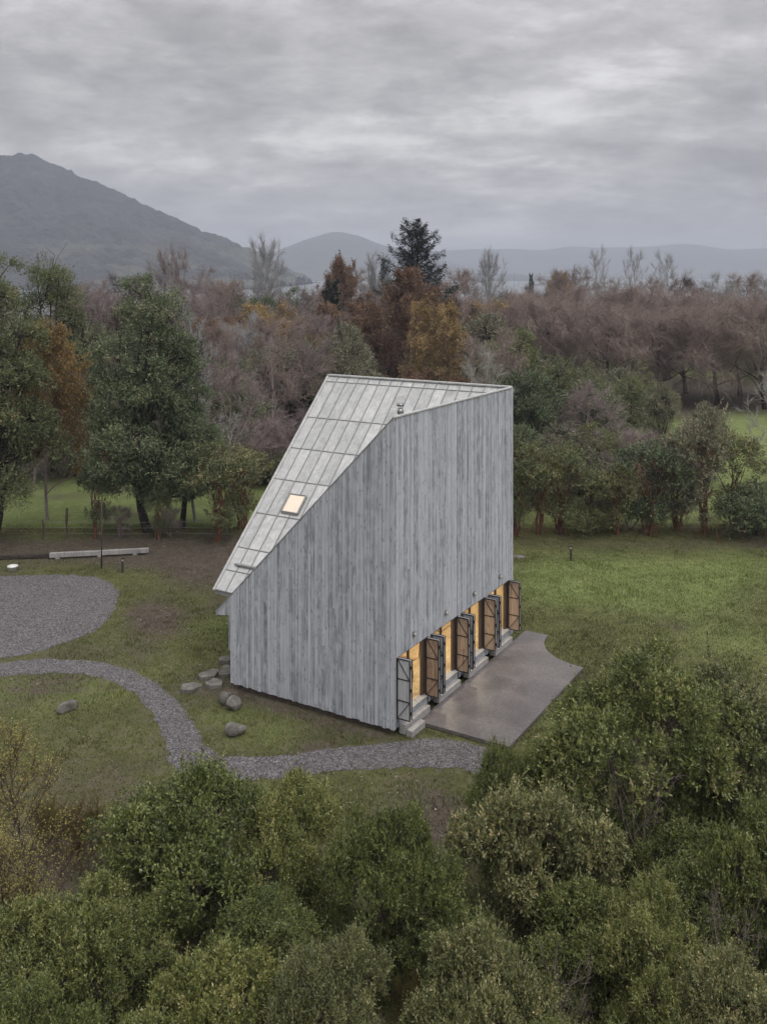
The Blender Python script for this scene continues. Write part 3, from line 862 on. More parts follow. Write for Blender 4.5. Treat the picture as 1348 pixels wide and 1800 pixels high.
def beam(p0, p1, w, h, mat, label, name):
    a = ground(*p0); b = ground(*p1); m = MB(); c = (a + b) / 2; d = b - a; L = d.length
    m.box(-L/2, L/2, -w/2, w/2, .10, .10 + h)
    for x in (-L*.42, 0, L*.36): m.box(x - .12, x + .12, -w*.55, w*.55, 0, .098)
    o = m.build(name, mat, None, False, .02); o.location = (c.x, c.y, GZ); o.rotation_euler = (0, 0, math.atan2(d.y, d.x))
    tag(o, label, 'beam')
m_beam = wood_grey('beam_wood', (.12, .115, .11), (.24, .235, .23), (.36, .35, .34))
beam((88, 983), (262, 974), .25, .26, m_beam, 'long pale timber beam lying on blocks below the trees', 'timber_beam')
beam((-60, 986), (92, 981), .22, .16, bark('old_log', (.03, .025, .022), (.085, .07, .06)), 'dark low timber lying in line with the pale beam', 'timber_beam')
m = MB(); m.lathe([(.36, 0), (.36, .03), (.30, .045)], n=20); o = m.build('drain_cover', m_rock); g = ground(912, 979); o.location = (g.x, g.y, GZ); tag(o, 'round grey drain cover in the grass beside the house corner', 'drain cover')

# wire fence at the left
fence = empty('wire_fence', (atx(90, 57), 57.5, GZ)); tag(fence, 'low wire fence on weathered posts along the left meadow', 'fence')
fx0 = fence.location
posts = []
for px, h, r in ((-40, 1.5, .06), (77, 1.25, .06), (117, 1.9, .09), (212, 1.3, .05), (318, 1.25, .05), (405, 1.2, .05)):
    x = atx(px, 57.5) - fx0.x; y = rng.uniform(-.1, .1); posts.append((x, y))
    m = MB(); m.tube([(x, y, -.1), (x + rng.uniform(-.03, .03), y, h*.6), (x + rng.uniform(-.06, .06), y, h)], [r, r*.95, r*.8], 7); m.build('post', B_brown, fence)
for z in (.35, .7, 1.05):
    m = MB(); m.tube([(x, y, z + .03*math.sin(9*x)) for x, y in posts], .009, 4); m.build('wire', m_flue, fence)

# furniture seen through the openings
def place_in(o_, t, u):
    w = loc2w(t, u, SILL - .01); o_.location = w; o_.rotation_euler = (0, 0, RZ)
e = empty('dining_table'); place_in(e, 2.6, 1.5); tag(e, 'wooden table inside behind the opening nearest the corner', 'table')
m = MB(); m.box(-.9, .9, -.42, .42, .70, .74); m.build('table_top', m_furn, e)
for sx in (-1, 1):
    for sy in (-1, 1):
        m = MB(); m.bar((sx*.8, sy*.34, 0), (sx*.76, sy*.32, .70), .06, .06); m.build('leg', m_furn, e)
def chair(t, u, rz, label):
    e = empty('chair'); place_in(e, t, u); e.rotation_euler = (0, 0, RZ + rz); tag(e, label, 'chair', 'wooden chairs inside')
    m = MB(); m.box(-.21, .21, -.21, .21, .43, .46); m.build('seat', m_furn, e)
    for sx in (-1, 1):
        for sy in (-1, 1):
            m = MB(); m.bar((sx*.21, sy*.21, 0), (sx*.17, sy*.17, .43 if sy < 0 else .86), .035, .035); m.build('leg', m_furn, e)
    m = MB(); m.box(-.18, .18, .15, .18, .62, .86); m.build('backrest', m_furn, e)
chair(1.9, .85, math.pi, 'wooden chair before the table inside the opening nearest the corner')
chair(5.3, 1.6, 1.0, 'wooden chair alone inside the second opening from the corner')
e = empty('sideboard'); place_in(e, 9.0, 2.6); tag(e, 'low pale wooden sideboard inside behind the farthest opening', 'sideboard')
m = MB(); m.box(-.9, .9, -.25, .25, .05, .85); m.build('body', m_ply, e)
m = MB(); m.box(-.95, .95, -.28, .28, .85, .89); m.build('worktop', m_furn, e)

# ------------------------------------------------------------------ plants: generators
def unit(a): return a / np.maximum(np.linalg.norm(a, axis=-1, keepdims=True), 1e-9)
def leaf_quads(P, D, L, W, r, fold=.3, roll=.7):
    n = len(P); up = np.tile([0, 0, 1.0], (n, 1)) + r.normal(0, roll, (n, 3))
    S = unit(np.cross(D, up)); N = np.cross(S, D)
    L = np.broadcast_to(L, (n,))[:, None]; W = np.broadcast_to(W, (n,))[:, None]
    m = P + D*L*.5 + N*W*fold*.5
    V = np.stack([P, m + S*W*.5, P + D*L - N*W*fold*.3, m - S*W*.5], 1).reshape(-1, 3)
    Q = np.arange(n*4).reshape(n, 4)
    return V, Q
def prisms(A_, B_, ra, rb):
    """thin three-sided twigs from A to B"""
    n = len(A_); D = unit(B_ - A_); ref = np.where(np.abs(D[:, 2:3]) > .9, [[1.0, 0, 0]], [[0, 0, 1.0]])
    X = unit(np.cross(D, ref)); Y = np.cross(X, D)
    ra = np.broadcast_to(ra, (n,))[:, None]; rb = np.broadcast_to(rb, (n,))[:, None]; V = []
    for P, rr in ((A_, ra), (B_, rb)):
        for a in (0, 2.094, 4.189): V.append(P + X*math.cos(a)*rr + Y*math.sin(a)*rr)
    V = np.stack(V, 1).reshape(-1, 3); b = np.arange(n)[:, None, None]*6
    Q = (b + np.array([[0,1,4,3],[1,2,5,4],[2,0,3,5]])[None]).reshape(-1, 4)
    return V, Q
class Acc:
    def __init__(s): s.V = []; s.Q = []; s.t = []; s.n = 0
    def add(s, V, Q, tint=None):
        s.V.append(V); s.Q.append(Q + s.n); s.n += len(V); s.t.append(np.zeros(len(V)) if tint is None else tint)
    def mesh(s, name, mat, smooth=False):
        return np_mesh(name, np.concatenate(s.V), np.concatenate(s.Q), None, [mat], {'tint': np.concatenate(s.t)}, smooth)
def limb(acc, pts, rad, n=6):
    pts = np.asarray(pts, float); m = len(pts); rad = np.asarray(rad, float)
    t = unit(np.gradient(pts, axis=0)); ref = np.where(np.abs(t[:, 2:3]) > .95, [[1.0, 0, 0]], [[0, 0, 1.0]])
    X = unit(np.cross(t, ref)); Y = np.cross(X, t); a = np.arange(n)*2*math.pi/n
    # keep the rings from twisting
    for i in range(1, m):
        X[i] = unit(X[i-1] - t[i]*np.dot(X[i-1], t[i])); Y[i] = np.cross(X[i], t[i])
    V = pts[:, None, :] + (X[:, None, :]*np.cos(a)[None, :, None] + Y[:, None, :]*np.sin(a)[None, :, None])*rad[:, None, None]
    i = np.arange(m-1)[:, None]*n; j = np.arange(n)[None, :]; j2 = (j+1) % n
    Q = np.stack([i+j, i+j2, i+n+j2, i+n+j], -1).reshape(-1, 4)
    acc.add(V.reshape(-1, 3), Q)
def wander(r, p0, p1, k, amp):
    t = np.linspace(0, 1, k)[:, None]; p = np.asarray(p0)*(1-t) + np.asarray(p1)*t
    w = np.cumsum(r.normal(0, amp, (k, 3)), 0); w -= t*w[-1]
    return p + w

def leafy(seed, blobs, nsub, nspr, nleaf, subr, sprl, ll, lw, stems=3, mat=None, bmat=None, base_r=.10, upb=.55, squash=.8, low=-.35, droop=0.0):
    """broadleaf shrub or tree: lumps on lumps of small shoots. Returns trunk and crown meshes"""
    r = np.random.default_rng(seed); C = Acc(); Tk = Acc()
    B = np.array(blobs, float); area = (B[:, 3]*B[:, 4] + B[:, 3]*B[:, 5]); pick = r.choice(len(B), nsub, p=area/area.sum())
    d = unit(r.normal(size=(nsub*3, 3))); d = d[d[:, 2] > low][:nsub]; 
    while len(d) < nsub: d = np.concatenate([d, d])[:nsub]
    b = B[pick]; rad = 1 - np.abs(r.normal(0, .13, nsub))
    sc = b[:, :3] + d*b[:, 3:6]*rad[:, None]
    ins = np.ones(nsub, bool)
    for q in B: ins &= (((sc - q[:3])/q[3:6])**2).sum(1) > .55
    sc, d = sc[ins], d[ins]; ns = len(sc); sr = subr*np.exp(r.normal(0, .34, ns)); tall = np.where(r.random(ns) < .22, r.uniform(1.4, 2.3, ns), 1.0); stint = r.normal(.42, .13, ns)
    n = ns*nspr
    si = np.repeat(np.arange(ns), nspr); sd = unit(r.normal(size=(n, 3)) + d[si]*.7 + np.array([0, 0, .25]))
    sp = sc[si] + sd*sr[si][:, None]*np.array([1, 1, squash])*(r.random((n, 1))**.4)*np.stack([tall[si]**-.35, tall[si]**-.35, tall[si]], -1)
    dirn = unit(sd*.6 + d[si]*.25 + np.array([0, 0, upb]) + r.normal(0, .35, (n, 3)))
    long = np.where(r.random(n) < .07, 2.4, 1.0)*r.uniform(.6, 1.3, n)*sprl
    tt = np.linspace(.05, 1, nleaf)
    P = sp[:, None, :] + dirn[:, None, :]*(tt[None, :, None]*long[:, None, None])
    rd = unit(r.normal(size=(n, nleaf, 3)))
    LD = unit(dirn[:, None, :]*.7 + rd*.85 + np.array([0, 0, .15 - droop])); P = P.reshape(-1, 3); LD = LD.reshape(-1, 3); m = len(P)
    V, Q = leaf_quads(P, LD, ll*r.uniform(.6, 1.25, m), lw*r.uniform(.7, 1.2, m), r)
    tint = np.repeat(np.clip(np.repeat(stint[si], nleaf) + np.repeat(r.normal(0, .13, n), nleaf) + r.normal(0, .16, m), 0, 1), 4)
    C.add(V, Q, tint)
    # stems and limbs
    zc = B[:, 2].mean()
    for k in range(stems):
        a = r.uniform(0, 6.28); p0 = np.array([math.cos(a), math.sin(a), 0])*base_r*1.6*(stems > 1); q = B[r.integers(len(B))]
        fork = p0*.6 + np.array([q[0]*.45, q[1]*.45, zc*r.uniform(.4, .65)])
        pts = wander(r, p0 - [0, 0, .3], fork, 6, .06); limb(Tk, pts, np.linspace(base_r, base_r*.7, 6), 7)
        for w in range(max(3, 14//stems)):
            q = B[r.integers(len(B))]; e = q[:3] + unit(r.normal(size=3) + [0, 0, .5])*q[3:6]*.85
            p2 = wander(r, fork, e, 6, .09); limb(Tk, p2, np.linspace(base_r*.5, base_r*.08, 6), 5)
    k = r.integers(ns, size=min(ns*2, 260))
    A_ = sc[k] - d[k]*sr[k][:, None]*2.2 + r.normal(0, .1, (len(k), 3)); B_ = sc[k] + (d[k]*.6 + [0, 0, .35])*sr[k][:, None] + r.normal(0, .15, (len(k), 3))
    V, Q = prisms(A_, B_, base_r*.14, base_r*.05); Tk.add(V, Q)
    B2 = B_ + (d[k]*.5 + r.normal(0, .5, (len(k), 3)) + [0, 0, .4])*sr[k][:, None]*1.3; V, Q = prisms(B_, B2, base_r*.06, base_r*.03); Tk.add(V, Q)
    return Tk.mesh('trunk', bmat), C.mesh('crown', mat)

def bare(seed, H, spread, nl=10, nb=7, nt=6, nf=9, trunk_r=.2, twig_r=.013, up=.6, low=.25, fan=.75, flen=.75, mat=None, leaves=0, lsize=.12, lmat=None, multi=1, droop=0.0, crook=.05):
    """leafless tree: trunk, limbs, branches, twigs and fine twigs; leaves > 0 hangs sparse leaves in the twigs"""
    r = np.random.default_rng(seed); Tk = Acc(); C = Acc(); tips = []; tdir = []; tl = []
    for s in range(multi):
        a = r.uniform(0, 6.28); lean = np.array([math.cos(a), math.sin(a), 0])*(.10*H if multi > 1 else .02*H)
        top = lean*2.2 + [0, 0, H*r.uniform(.78, .9)]
        tp = wander(r, np.array([0, 0, -.3]) + lean*.15, top, 9, crook*H*.12); rr = np.linspace(trunk_r, trunk_r*.15, 9)*(1 if multi == 1 else .65); limb(Tk, tp, rr, 8)
        for i in range(nl):
            f = low + (1 - low)*((i + r.random())/nl)**.9*.98; x = f*8; k = min(7, int(x)); p = tp[k]*(1-(x-k)) + tp[k+1]*(x-k)
            a = i*2.4 + r.uniform(-.5, .5); ln = spread*(1.05 - .62*((f - low)/(1 - low))**1.5)*r.uniform(.75, 1.15)
            dr = unit(np.array([math.cos(a), math.sin(a), up*r.uniform(.7, 1.5) + .5*f]))
            lp = wander(r, p, p + dr*ln, 6, ln*.035); lp[:, 2] += np.linspace(0, 1, 6)**2*ln*.12 - droop*np.linspace(0, 1, 6)**2*ln*.3
            limb(Tk, lp, np.linspace(trunk_r*.38*(1 - .5*f), trunk_r*.07, 6), 5)
            for j in range(nb):
                g = .25 + .75*(j + r.random())/nb; y = g*5; k2 = min(4, int(y)); q = lp[k2]*(1-(y-k2)) + lp[k2+1]*(y-k2)
                d2 = unit(dr + r.normal(0, fan, 3) + [0, 0, .25 - droop*.5]); l2 = ln*.42*r.uniform(.6, 1.2)*(1.15 - .5*g)
                bp = wander(r, q, q + d2*l2, 4, l2*.05); V, Q = prisms(bp[:-1], bp[1:], np.array([.030, .022, .016])*trunk_r/.2*.9, np.array([.022, .016, .010])*trunk_r/.2*.9); C.add(V, Q)
                for h in range(nt):
                    e = .15 + .85*(h + r.random())/nt; z = e*3; k3 = min(2, int(z)); q3 = bp[k3]*(1-(z-k3)) + bp[k3+1]*(z-k3)
                    d3 = unit(d2 + r.normal(0, fan*.8, 3) + [0, 0, .2 - droop]); l3 = l2*.5*r.uniform(.6, 1.2)
                    tips.append(q3); tdir.append(d3); tl.append(l3)
    tips = np.array(tips); tdir = np.array(tdir); tl = np.array(tl); V, Q = prisms(tips, tips + tdir*tl[:, None], twig_r*1.15, twig_r*.8); C.add(V, Q)
    n = len(tips)*nf; i = np.repeat(np.arange(len(tips)), nf); f = r.uniform(.1, 1, n); P = tips[i] + tdir[i]*(tl[i]*f)[:, None]
    D = unit(tdir[i] + r.normal(0, fan*.75, (n, 3)) + [0, 0, .15 - droop]); L = flen*r.uniform(.4, 1.2, n)*.5
    M = P + D*L[:, None]; D2 = unit(D + r.normal(0, .35, (n, 3)) + [0, 0, .1 - droop]); E = M + D2*L[:, None]
    V, Q = prisms(P, M, twig_r*.8, twig_r*.6); C.add(V, Q); V, Q = prisms(M, E, twig_r*.6, twig_r*.35); C.add(V, Q)
    lm = None
    if leaves:
        Lf = Acc(); k = r.integers(n, size=leaves); P = M[k] + (E[k] - M[k])*r.random((leaves, 1)) + r.normal(0, .10, (leaves, 3))
        V, Q = leaf_quads(P, unit(r.normal(size=(leaves, 3)) + [0, 0, -.1]), lsize*r.uniform(.6, 1.3, leaves), lsize*.6*r.uniform(.7, 1.2, leaves), r)
        lump = np.clip(.5 + .45*np.sin(P[:, 0]*1.1 + seed)*np.sin(P[:, 1]*1.3)*np.sin(P[:, 2]*.9 + 1), 0, 1)
        Lf.add(V, Q, np.repeat(np.clip(.2 + .45*lump + r.normal(0, .18, leaves), 0, 1), 4)); lm = Lf.mesh('foliage', lmat)
    return Tk.mesh('trunk', mat), C.mesh('crown', mat), lm

def tiered(seed, H, R0, nbr, nleaf, ll, lw, low=.10, power=.8, mat=None, bmat=None, tr=.3, droop=.10, irregular=.25, twin=0):
    """evergreen with flat horizontal sprays in tiers"""
    r = np.random.default_rng(seed); Tk = Acc(); C = Acc()
    stems = [np.zeros(3)] + [np.array([r.uniform(-.25, .25)*R0, r.uniform(-.25, .25)*R0, 0]) for _ in range(twin)]
    for si, st in enumerate(stems):
        h = H*(1 if si == 0 else r.uniform(.88, .98)); tp = wander(r, st*.4 - [0, 0, .3], st + [0, 0, h], 9, .12); limb(Tk, tp, np.linspace(tr, .03, 9), 8)
        for i in range(nbr//len(stems)):
            f = low + (1 - low)*((i + r.random())/(nbr//len(stems)))*.985; x = f*8; k = min(7, int(x)); p = tp[k] + (tp[k+1] - tp[k])*(x - k); a = i*2.4 + r.uniform(-.6, .6)
            g = (f - low)/(1 - low); prof = (1 - g)**power*min(1, .5 + g*3.2); ln = R0*(.20 + .86*prof)*r.uniform(1 - irregular*1.6, 1 + irregular)
            dr = np.array([math.cos(a), math.sin(a), .22 + .5*g - .25*(1-g)]); e = p + unit(dr)*ln; bp = wander(r, p, e, 6, ln*.03); bp[:, 2] -= np.linspace(0, 1, 6)**2*ln*droop
            limb(Tk, bp, np.linspace(.06*ln/R0 + .015, .008, 6), 4)
            n = int(nleaf*(ln/R0)**1.3*r.uniform(.7, 1.2)) + 30
            s = r.random(n)**.65; k2 = np.minimum(4, (s*5).astype(int)); c = bp[k2] + (bp[k2+1] - bp[k2])*((s*5 - k2)[:, None])
            sd = np.array([-math.sin(a), math.cos(a), 0]); wdt = ln*.34*np.sin(np.clip(s*1.15, 0, 1)*math.pi*.86 + .25)
            lat = r.normal(0, .45, n).clip(-1, 1); c = c + sd*(lat*wdt)[:, None] + np.array([0, 0, 1])*(r.normal(0, .07*ln + .06, n) - np.abs(lat)*.12*wdt)[:, None]
            D = unit(np.array([math.cos(a), math.sin(a), .05])*.8 + sd*(lat*1.2)[:, None] + r.normal(0, .35, (n, 3)))
            V, Q = leaf_quads(c, D, ll*r.uniform(.6, 1.3, n), lw*r.uniform(.7, 1.2, n), r, .3, .35)
            C.add(V, Q, np.repeat(np.clip(r.normal(.42, .12) + r.normal(0, .15, n), 0, 1), 4))
    return Tk.mesh('trunk', bmat), C.mesh('crown', mat)

# ------------------------------------------------------------------ plants: prototypes
def blobset(seed, n, R_, H0, H1, rb):
    r = np.random.default_rng(seed); out = []; ex = r.uniform(.75, 1.25)
    for i in range(n):
        a = i*2.4 + r.uniform(-.4, .4); d = R_*math.sqrt((i + .3)/n)*r.uniform(.75, 1.1); q = rb*r.uniform(.75, 1.25); f = (1 - (d/R_)**2*.5)*r.uniform(.72, 1.05)
        out.append((math.cos(a)*d*ex, math.sin(a)*d/ex, H0 + (H1 - H0 - q*.8)*f*r.uniform(.8, 1.05), q, q, q*.85))
    return out
FORE = []
for k in range(5):
    bl = blobset(100 + k, 15, 2.7, .8, 4.7, .72) + blobset(200 + k, 6, 2.7, .2, 1.5, .8)
    LS = (.105, .135, .09, .12, .10)[k]
    FORE.append(leafy(40 + k, bl, 340, (34, 26, 38, 29, 34)[k], 11, .37, .26, LS, LS*.46, 4, L_fore, B_brown, .085, .6, .85, -.3))
HEDGE = []
for k in range(3):
    bl = blobset(300 + k, 8, 1.3, 2.0, 5.4, .75) + blobset(330 + k, 3, 1.2, 1.0, 2.2, .5)
    HEDGE.append(leafy(60 + k, bl, 150, 18, 8, .38, .26, .13, .06, 6, L_mid, B_red, .075, .35, .7, -.6))
BUSH = []
for k in range(2):
    bl = blobset(400 + k, 7, 1.2, .2, 2.3, .7)
    BUSH.append(leafy(70 + k, bl, 90, 18, 8, .36, .24, .12, .055, 3, L_mid, B_brown, .05, .4, .8, -.5))
ROUND = []
for k in range(3):
    bl = blobset(500 + k, 11, 2.6, 2.0, 9.5, 1.5) + blobset(540 + k, 5, 2.6, 1.2, 4, 1.3)
    ROUND.append(leafy(80 + k, bl, 230, 22, 9, .62, .45, .18, .08, 1, L_dark, B_dark, .22, .25, .65, -.7))
TIER = []
for k in range(2):
    r_ = np.random.default_rng(700 + k); bl = []
    for q in range(26):
        f = (q + r_.random())/26; a = q*2.4 + r_.uniform(-.5, .5); R_ = 3.4*(1 - .78*f**1.6)*min(1, .55 + 2*f)*r_.uniform(.55, 1.05); b_ = (1.55 - .75*f)*r_.uniform(.75, 1.2)
        bl.append((math.cos(a)*R_, math.sin(a)*R_, 2.9 + 11.9*f + .3*r_.normal(), b_, b_, b_*.55))
    TIER.append(leafy(90 + k, bl, 460, 23, 9, .62, .5, .15, .07, 1, L_dark, B_dark, .30, .12, .38, -.55, .05))
CONI = [tiered(95, 20, 5.0, 170, 460, .34, .12, .06, .62, L_coni, B_dark, .34, -.12, .30, 1), tiered(96, 12, 3.0, 80, 420, .30, .12, .04, .85, L_coni, B_dark, .25, .18, .2)]
BARE = [bare(11 + k, 11.4, 5.3, 12, 7, 6, 8, .17, .013, .6, .20, .8, .9, B_mauve) for k in range(3)]
BOVAL = bare(21, 13, 5.6, 18, 8, 6, 6, .24, .013, 1.05, .16, .5, .9, B_grey)
BOPEN = bare(22, 13.5, 5.6, 10, 6, 5, 5, .20, .015, 1.1, .22, .6, .9, B_grey)
BPALE = bare(23, 9, 3.2, 10, 6, 4, 4, .13, .016, .8, .15, .7, .6, B_pale, crook=.12)
BBUSH = [bare(25 + k, 4, 2.0, 6, 5, 4, 7, .06, .010, 1.0, .08, .8, .6, B_mauve, multi=3) for k in range(2)]
LEAFY = [bare(31 + k, 12, 5.6, 13, 7, 6, 5, .18, .013, .5, .14, .85, .9, B_mauve, 30000, .20, L_gold) for k in range(2)]
WILL = [bare(51 + k, 13, 8.4, 16, 8, 6, 12, .28, .015, .7, .13, .95, 2.1, B_willow, droop=.48, crook=.10, multi=1)[:2] for k in range(3)]
DEAD = bare(64, 4.4, 2.2, 6, 4, 2, 1, .05, .007, 1.0, .2, .7, .5, bark('dead_wood', (.12, .10, .085), (.25, .215, .185)), multi=3, crook=.15)
SAPL = bare(61, 5, 1.6, 15, 5, 3, 2, .055, .006, 1.1, .06, .4, .35, B_brown, 5200, .055, L_dry, multi=2)
TUSS = bare(62, 1.6, 1.0, 8, 5, 4, 5, .02, .005, 1.6, .02, .5, .5, L_dry, multi=3)

def plant(name, proto, X, Y, h, w, label, cat='tree', group=None, rz=None, mats=None, z=GZ, r=random.Random(5)):
    """one plant: an Empty at its foot with trunk, crown and foliage copies; h, w scale the prototype"""
    e = empty(name, (X, Y, z), r.uniform(0, 6.28) if rz is None else rz); e.scale = (w, w, h); tag(e, label, cat, group)
    names = ('trunk', 'crown', 'foliage')
    for i, me in enumerate(proto):
        if me is None: continue
        o = bpy.data.objects.new(names[i], me); link(o, e)
        if mats and mats[i] is not None:
            o.material_slots[0].link = 'OBJECT'; o.material_slots[0].material = mats[i]
    return e
rr = random.Random(77)

# ---- foreground evergreen shrubs (prototype about 4.6 m tall, 6.6 m wide)
fg = [  # px, Y, height, width factor, variant, leaf, label
    (1135, 26.2, 1.14, 1.00, 0, L_fore, 'tallest dense evergreen at the lower right, its crown covering the terrace edge'),
    (1300, 27.6, .86, .78, 1, L_oliv, 'greyish evergreen at the right edge behind the tallest one'),
    (912, 25.0, .74, .44, 2, L_fore, 'low evergreen shrub hiding the near corner of the terrace'),
    (335, 23.2, .83, .78, 3, L_fore, 'broad dark evergreen shrub in front of the path bend, left of centre'),
    (515, 23.8, .70, .52, 4, L_yell, 'fresh green shrub between the path bend and the lawn'),
    (690, 21.6, .80, .52, 0, L_fore, 'domed evergreen shrub at the centre below the grassy dip'),
    (945, 22.8, .78, .60, 1, L_oliv, 'olive shrub leaning below the tallest evergreen, right of the centre gap'),
    (1150, 19.6, .64, .48, 2, L_yell, 'rounded yellowish-green shrub in front of the dark trunks at lower right'),
    (1350, 21.6, .86, .54, 3, L_fore, 'dark evergreen cut off by the right edge low in the view'),
    (115, 20.0, .64, .58, 4, L_yell, 'bright green shrub at the lower left beside the dry sapling'),
    (575, 18.2, .66, .48, 2, L_oliv, 'pale olive shrub at the bottom centre'),
    (850, 18.4, .70, .48, 3, L_oliv, 'pale grey-green shrub at the bottom right of centre'),
    (395, 18.6, .56, .44, 1, L_yell, 'light green shrub low on the left in front of the broad dark one'),
    (1290, 18.0, .62, .46, 0, L_oliv, 'olive shrub in the bottom right corner'),
    (1030, 17.0, .52, .42, 4, L_fore, 'dark shrub at the bottom below the rounded yellowish-green one'),
    (230, 17.0, .54, .44, 3, L_fore, 'dark shrub cut off by the bottom edge on the left'),
    (40, 17.4, .60, .46, 0, L_fore, 'dark shrub in the bottom left corner'),
    (710, 16.6, .52, .42, 4, L_fore, 'dark shrub cut off by the bottom edge at the centre'),
    (470, 20.6, .50, .50, 0, L_fore, 'low dark shrub in the shade between the broad one and the centre dome'),
    (230, 20.6, .48, .50, 2, L_fore, 'low dark shrub in the hollow below the broad one'),
    (800, 20.2, .46, .48, 1, L_fore, 'low shrub in the gap right of the centre dome'),
    (1040, 21.2, .50, .50, 3, L_fore, 'low dark shrub below the olive one right of centre'),
    (1240, 22.4, .58, .56, 4, L_fore, 'dark shrub filling the hollow under the tallest evergreen'),
    (480, 16.6, .42, .44, 3, L_oliv, 'low olive shrub cut off by the bottom edge left of centre'),
    (1170, 16.8, .46, .42, 1, L_fore, 'low shrub cut off by the bottom edge on the right'),
]
for px, Y, h, w, v, lm, lab in fg:
    plant('evergreen_shrub', FORE[v], atx(px, Y), Y, h, w, lab, 'shrub', 'evergreen shrubs in the foreground', mats=(None, lm))
for px, Y, h, w, lab in ((1285, 20.2, .62, .5, 'dead twiggy shrub poking out of the green at the lower right edge'), (600, 17.6, .56, .5, 'pale dead twigs sticking out of the olive shrub at the bottom centre'), (990, 18.4, .6, .5, 'bare pale branches low between two shrubs right of centre'), (1125, 24.0, .95, .7, 'grey bare stems under the crown of the tallest evergreen')):
    plant('dead_shrub', DEAD, atx(px, Y), Y, h, w, lab, 'dead shrub', 'dead twigs among the foreground shrubs')
plant('dry_sapling', SAPL, atx(75, 23), 23, .98, 1.05, 'slender half-bare sapling with yellowed twigs at the lower left', 'sapling', rz=.6)
plant('dry_sapling', SAPL, atx(20, 21.5), 21.5, .80, .9, 'second half-bare sapling, cut off by the left edge', 'sapling', rz=2.6)
for i, (px, Y, s, lab) in enumerate(((30, 22.6, .8, 'straw-coloured weeds at the foot of the dry saplings'), (150, 25.5, .9, 'dry straw-coloured weeds between sapling and dark shrub'), (90, 26.2, .7, 'thin dry weeds behind the sapling'), (735, 19.6, .7, 'dry twiggy weeds in the centre gap between the shrubs'))):
    plant('dry_weeds', TUSS, atx(px, Y), Y, s, s*1.1, lab, 'weeds')

# ---- hedge line behind the right lawn
hz_ = [(905, 58.2, 1.05, 1.0, 0, L_mid), (948, 58.6, .98, .9, 1, L_oliv), (985, 58.8, 1.08, 1.0, 2, L_mid), (1035, 60, .80, .9, 0, L_grey), (1082, 58.6, .78, .9, 1, L_oliv), (1140, 58.6, 1.12, 1.2, 2, L_dark), (1188, 59.6, .90, 1.0, 0, L_grey), (1236, 58.6, 1.42, 1.05, 1, L_grey), (1292, 60, 1.18, 1.05, 2, L_oliv)]
hl = ['slender red-stemmed tree right beside the house corner', 'narrow olive tree, second from the house in the hedge line', 'red-stemmed tree above the black bollard light', 'low grey-green tree just behind the hedge line right of the bollard', 'short olive tree with pale twigs in the middle of the hedge line', 'dark dense tree with several stems in the middle of the hedge line', 'grey-green tree between the dark one and the tallest in the hedge line', 'tallest pale-stemmed tree of the hedge line', 'olive tree right of the tallest one in the hedge line']
for (px, Y, h, w, v, lm), lab in zip(hz_, hl): plant('hedge_tree', HEDGE[v], atx(px, Y), Y, h, w, lab, 'tree', 'small trees in the hedge line', mats=(B_red, lm))
for i, (px, Y, h, w, lm) in enumerate(((1330, 58.5, 1.5, 1.3, L_dark), (1300, 58, 1.1, 1.2, L_dark), (1385, 59, 1.5, 1.4, L_dark), (1105, 59.5, .9, 1.0, L_mid), (1040, 58.5, .8, .9, L_oliv))):
    plant('hedge_bush', BUSH[i % 2], atx(px, Y), Y, h, w, ['dark bush in the hedge below the field, at the right edge', 'dark low bush left of the one at the right edge', 'dark bush mostly outside the right edge', 'green bush between the slender hedge trees', 'olive bush right of the bollard at the hedge foot'][i], 'bush', 'bushes in the hedge line', mats=(None, lm))
for i in range(13):
    px = 895 + i*37 + rr.uniform(-8, 8); Y = 57.2 + rr.uniform(-.5, 1.2)
    plant('brushwood', DEAD, atx(px, Y), Y, rr.uniform(.25, .5), rr.uniform(.4, .7), 'reddish-brown brushwood at the hedge foot, ' + min((abs(q[0] - px), l_) for q, l_ in zip(hz_, hl))[1].split(' tree')[0].join(('below the ', ' tree')), 'brushwood', 'brushwood along the hedge foot', mats=(B_red, B_red if i % 3 else None, None))

# ---- shrubs and trees between hedge and willows (right middle)
mid = [(925, 76, .92, .95, ROUND, L_dark, 'large dark bushy tree directly right of the house top'), (975, 84, .86, .9, ROUND, L_mid, 'green bushy tree right of the large dark one'), (1035, 80, .72, .95, ROUND, L_grey, 'grey-green bushy tree behind the middle of the hedge'),
       (905, 66, .62, .7, ROUND, L_dark, 'dark bush close behind the upper right wall edge'), (1000, 70, .50, .75, ROUND, L_grey, 'low greyish bush behind the hedge left of the field'), (1095, 92, .66, .8, ROUND, L_mid, 'green tree under the willows near the path'),
       (1160, 82, .74, .50, ROUND, L_grey, 'slim brownish-green tree standing at the field edge'), (1235, 72, .62, .50, ROUND, L_grey, 'thin grey-green tree in front of the field'), (1060, 70, .52, .6, ROUND, L_oliv, 'low olive bush behind the bare-topped hedge tree'), (955, 68, .50, .6, ROUND, L_grey, 'mixed grey bush behind the second hedge tree')]
for i, (px, Y, h, w, P_, lm, lab) in enumerate(mid): plant('bushy_tree', P_[i % 3], atx(px, Y), Y, h, w, lab, 'tree', 'bushy trees behind the hedge', mats=(None, lm))
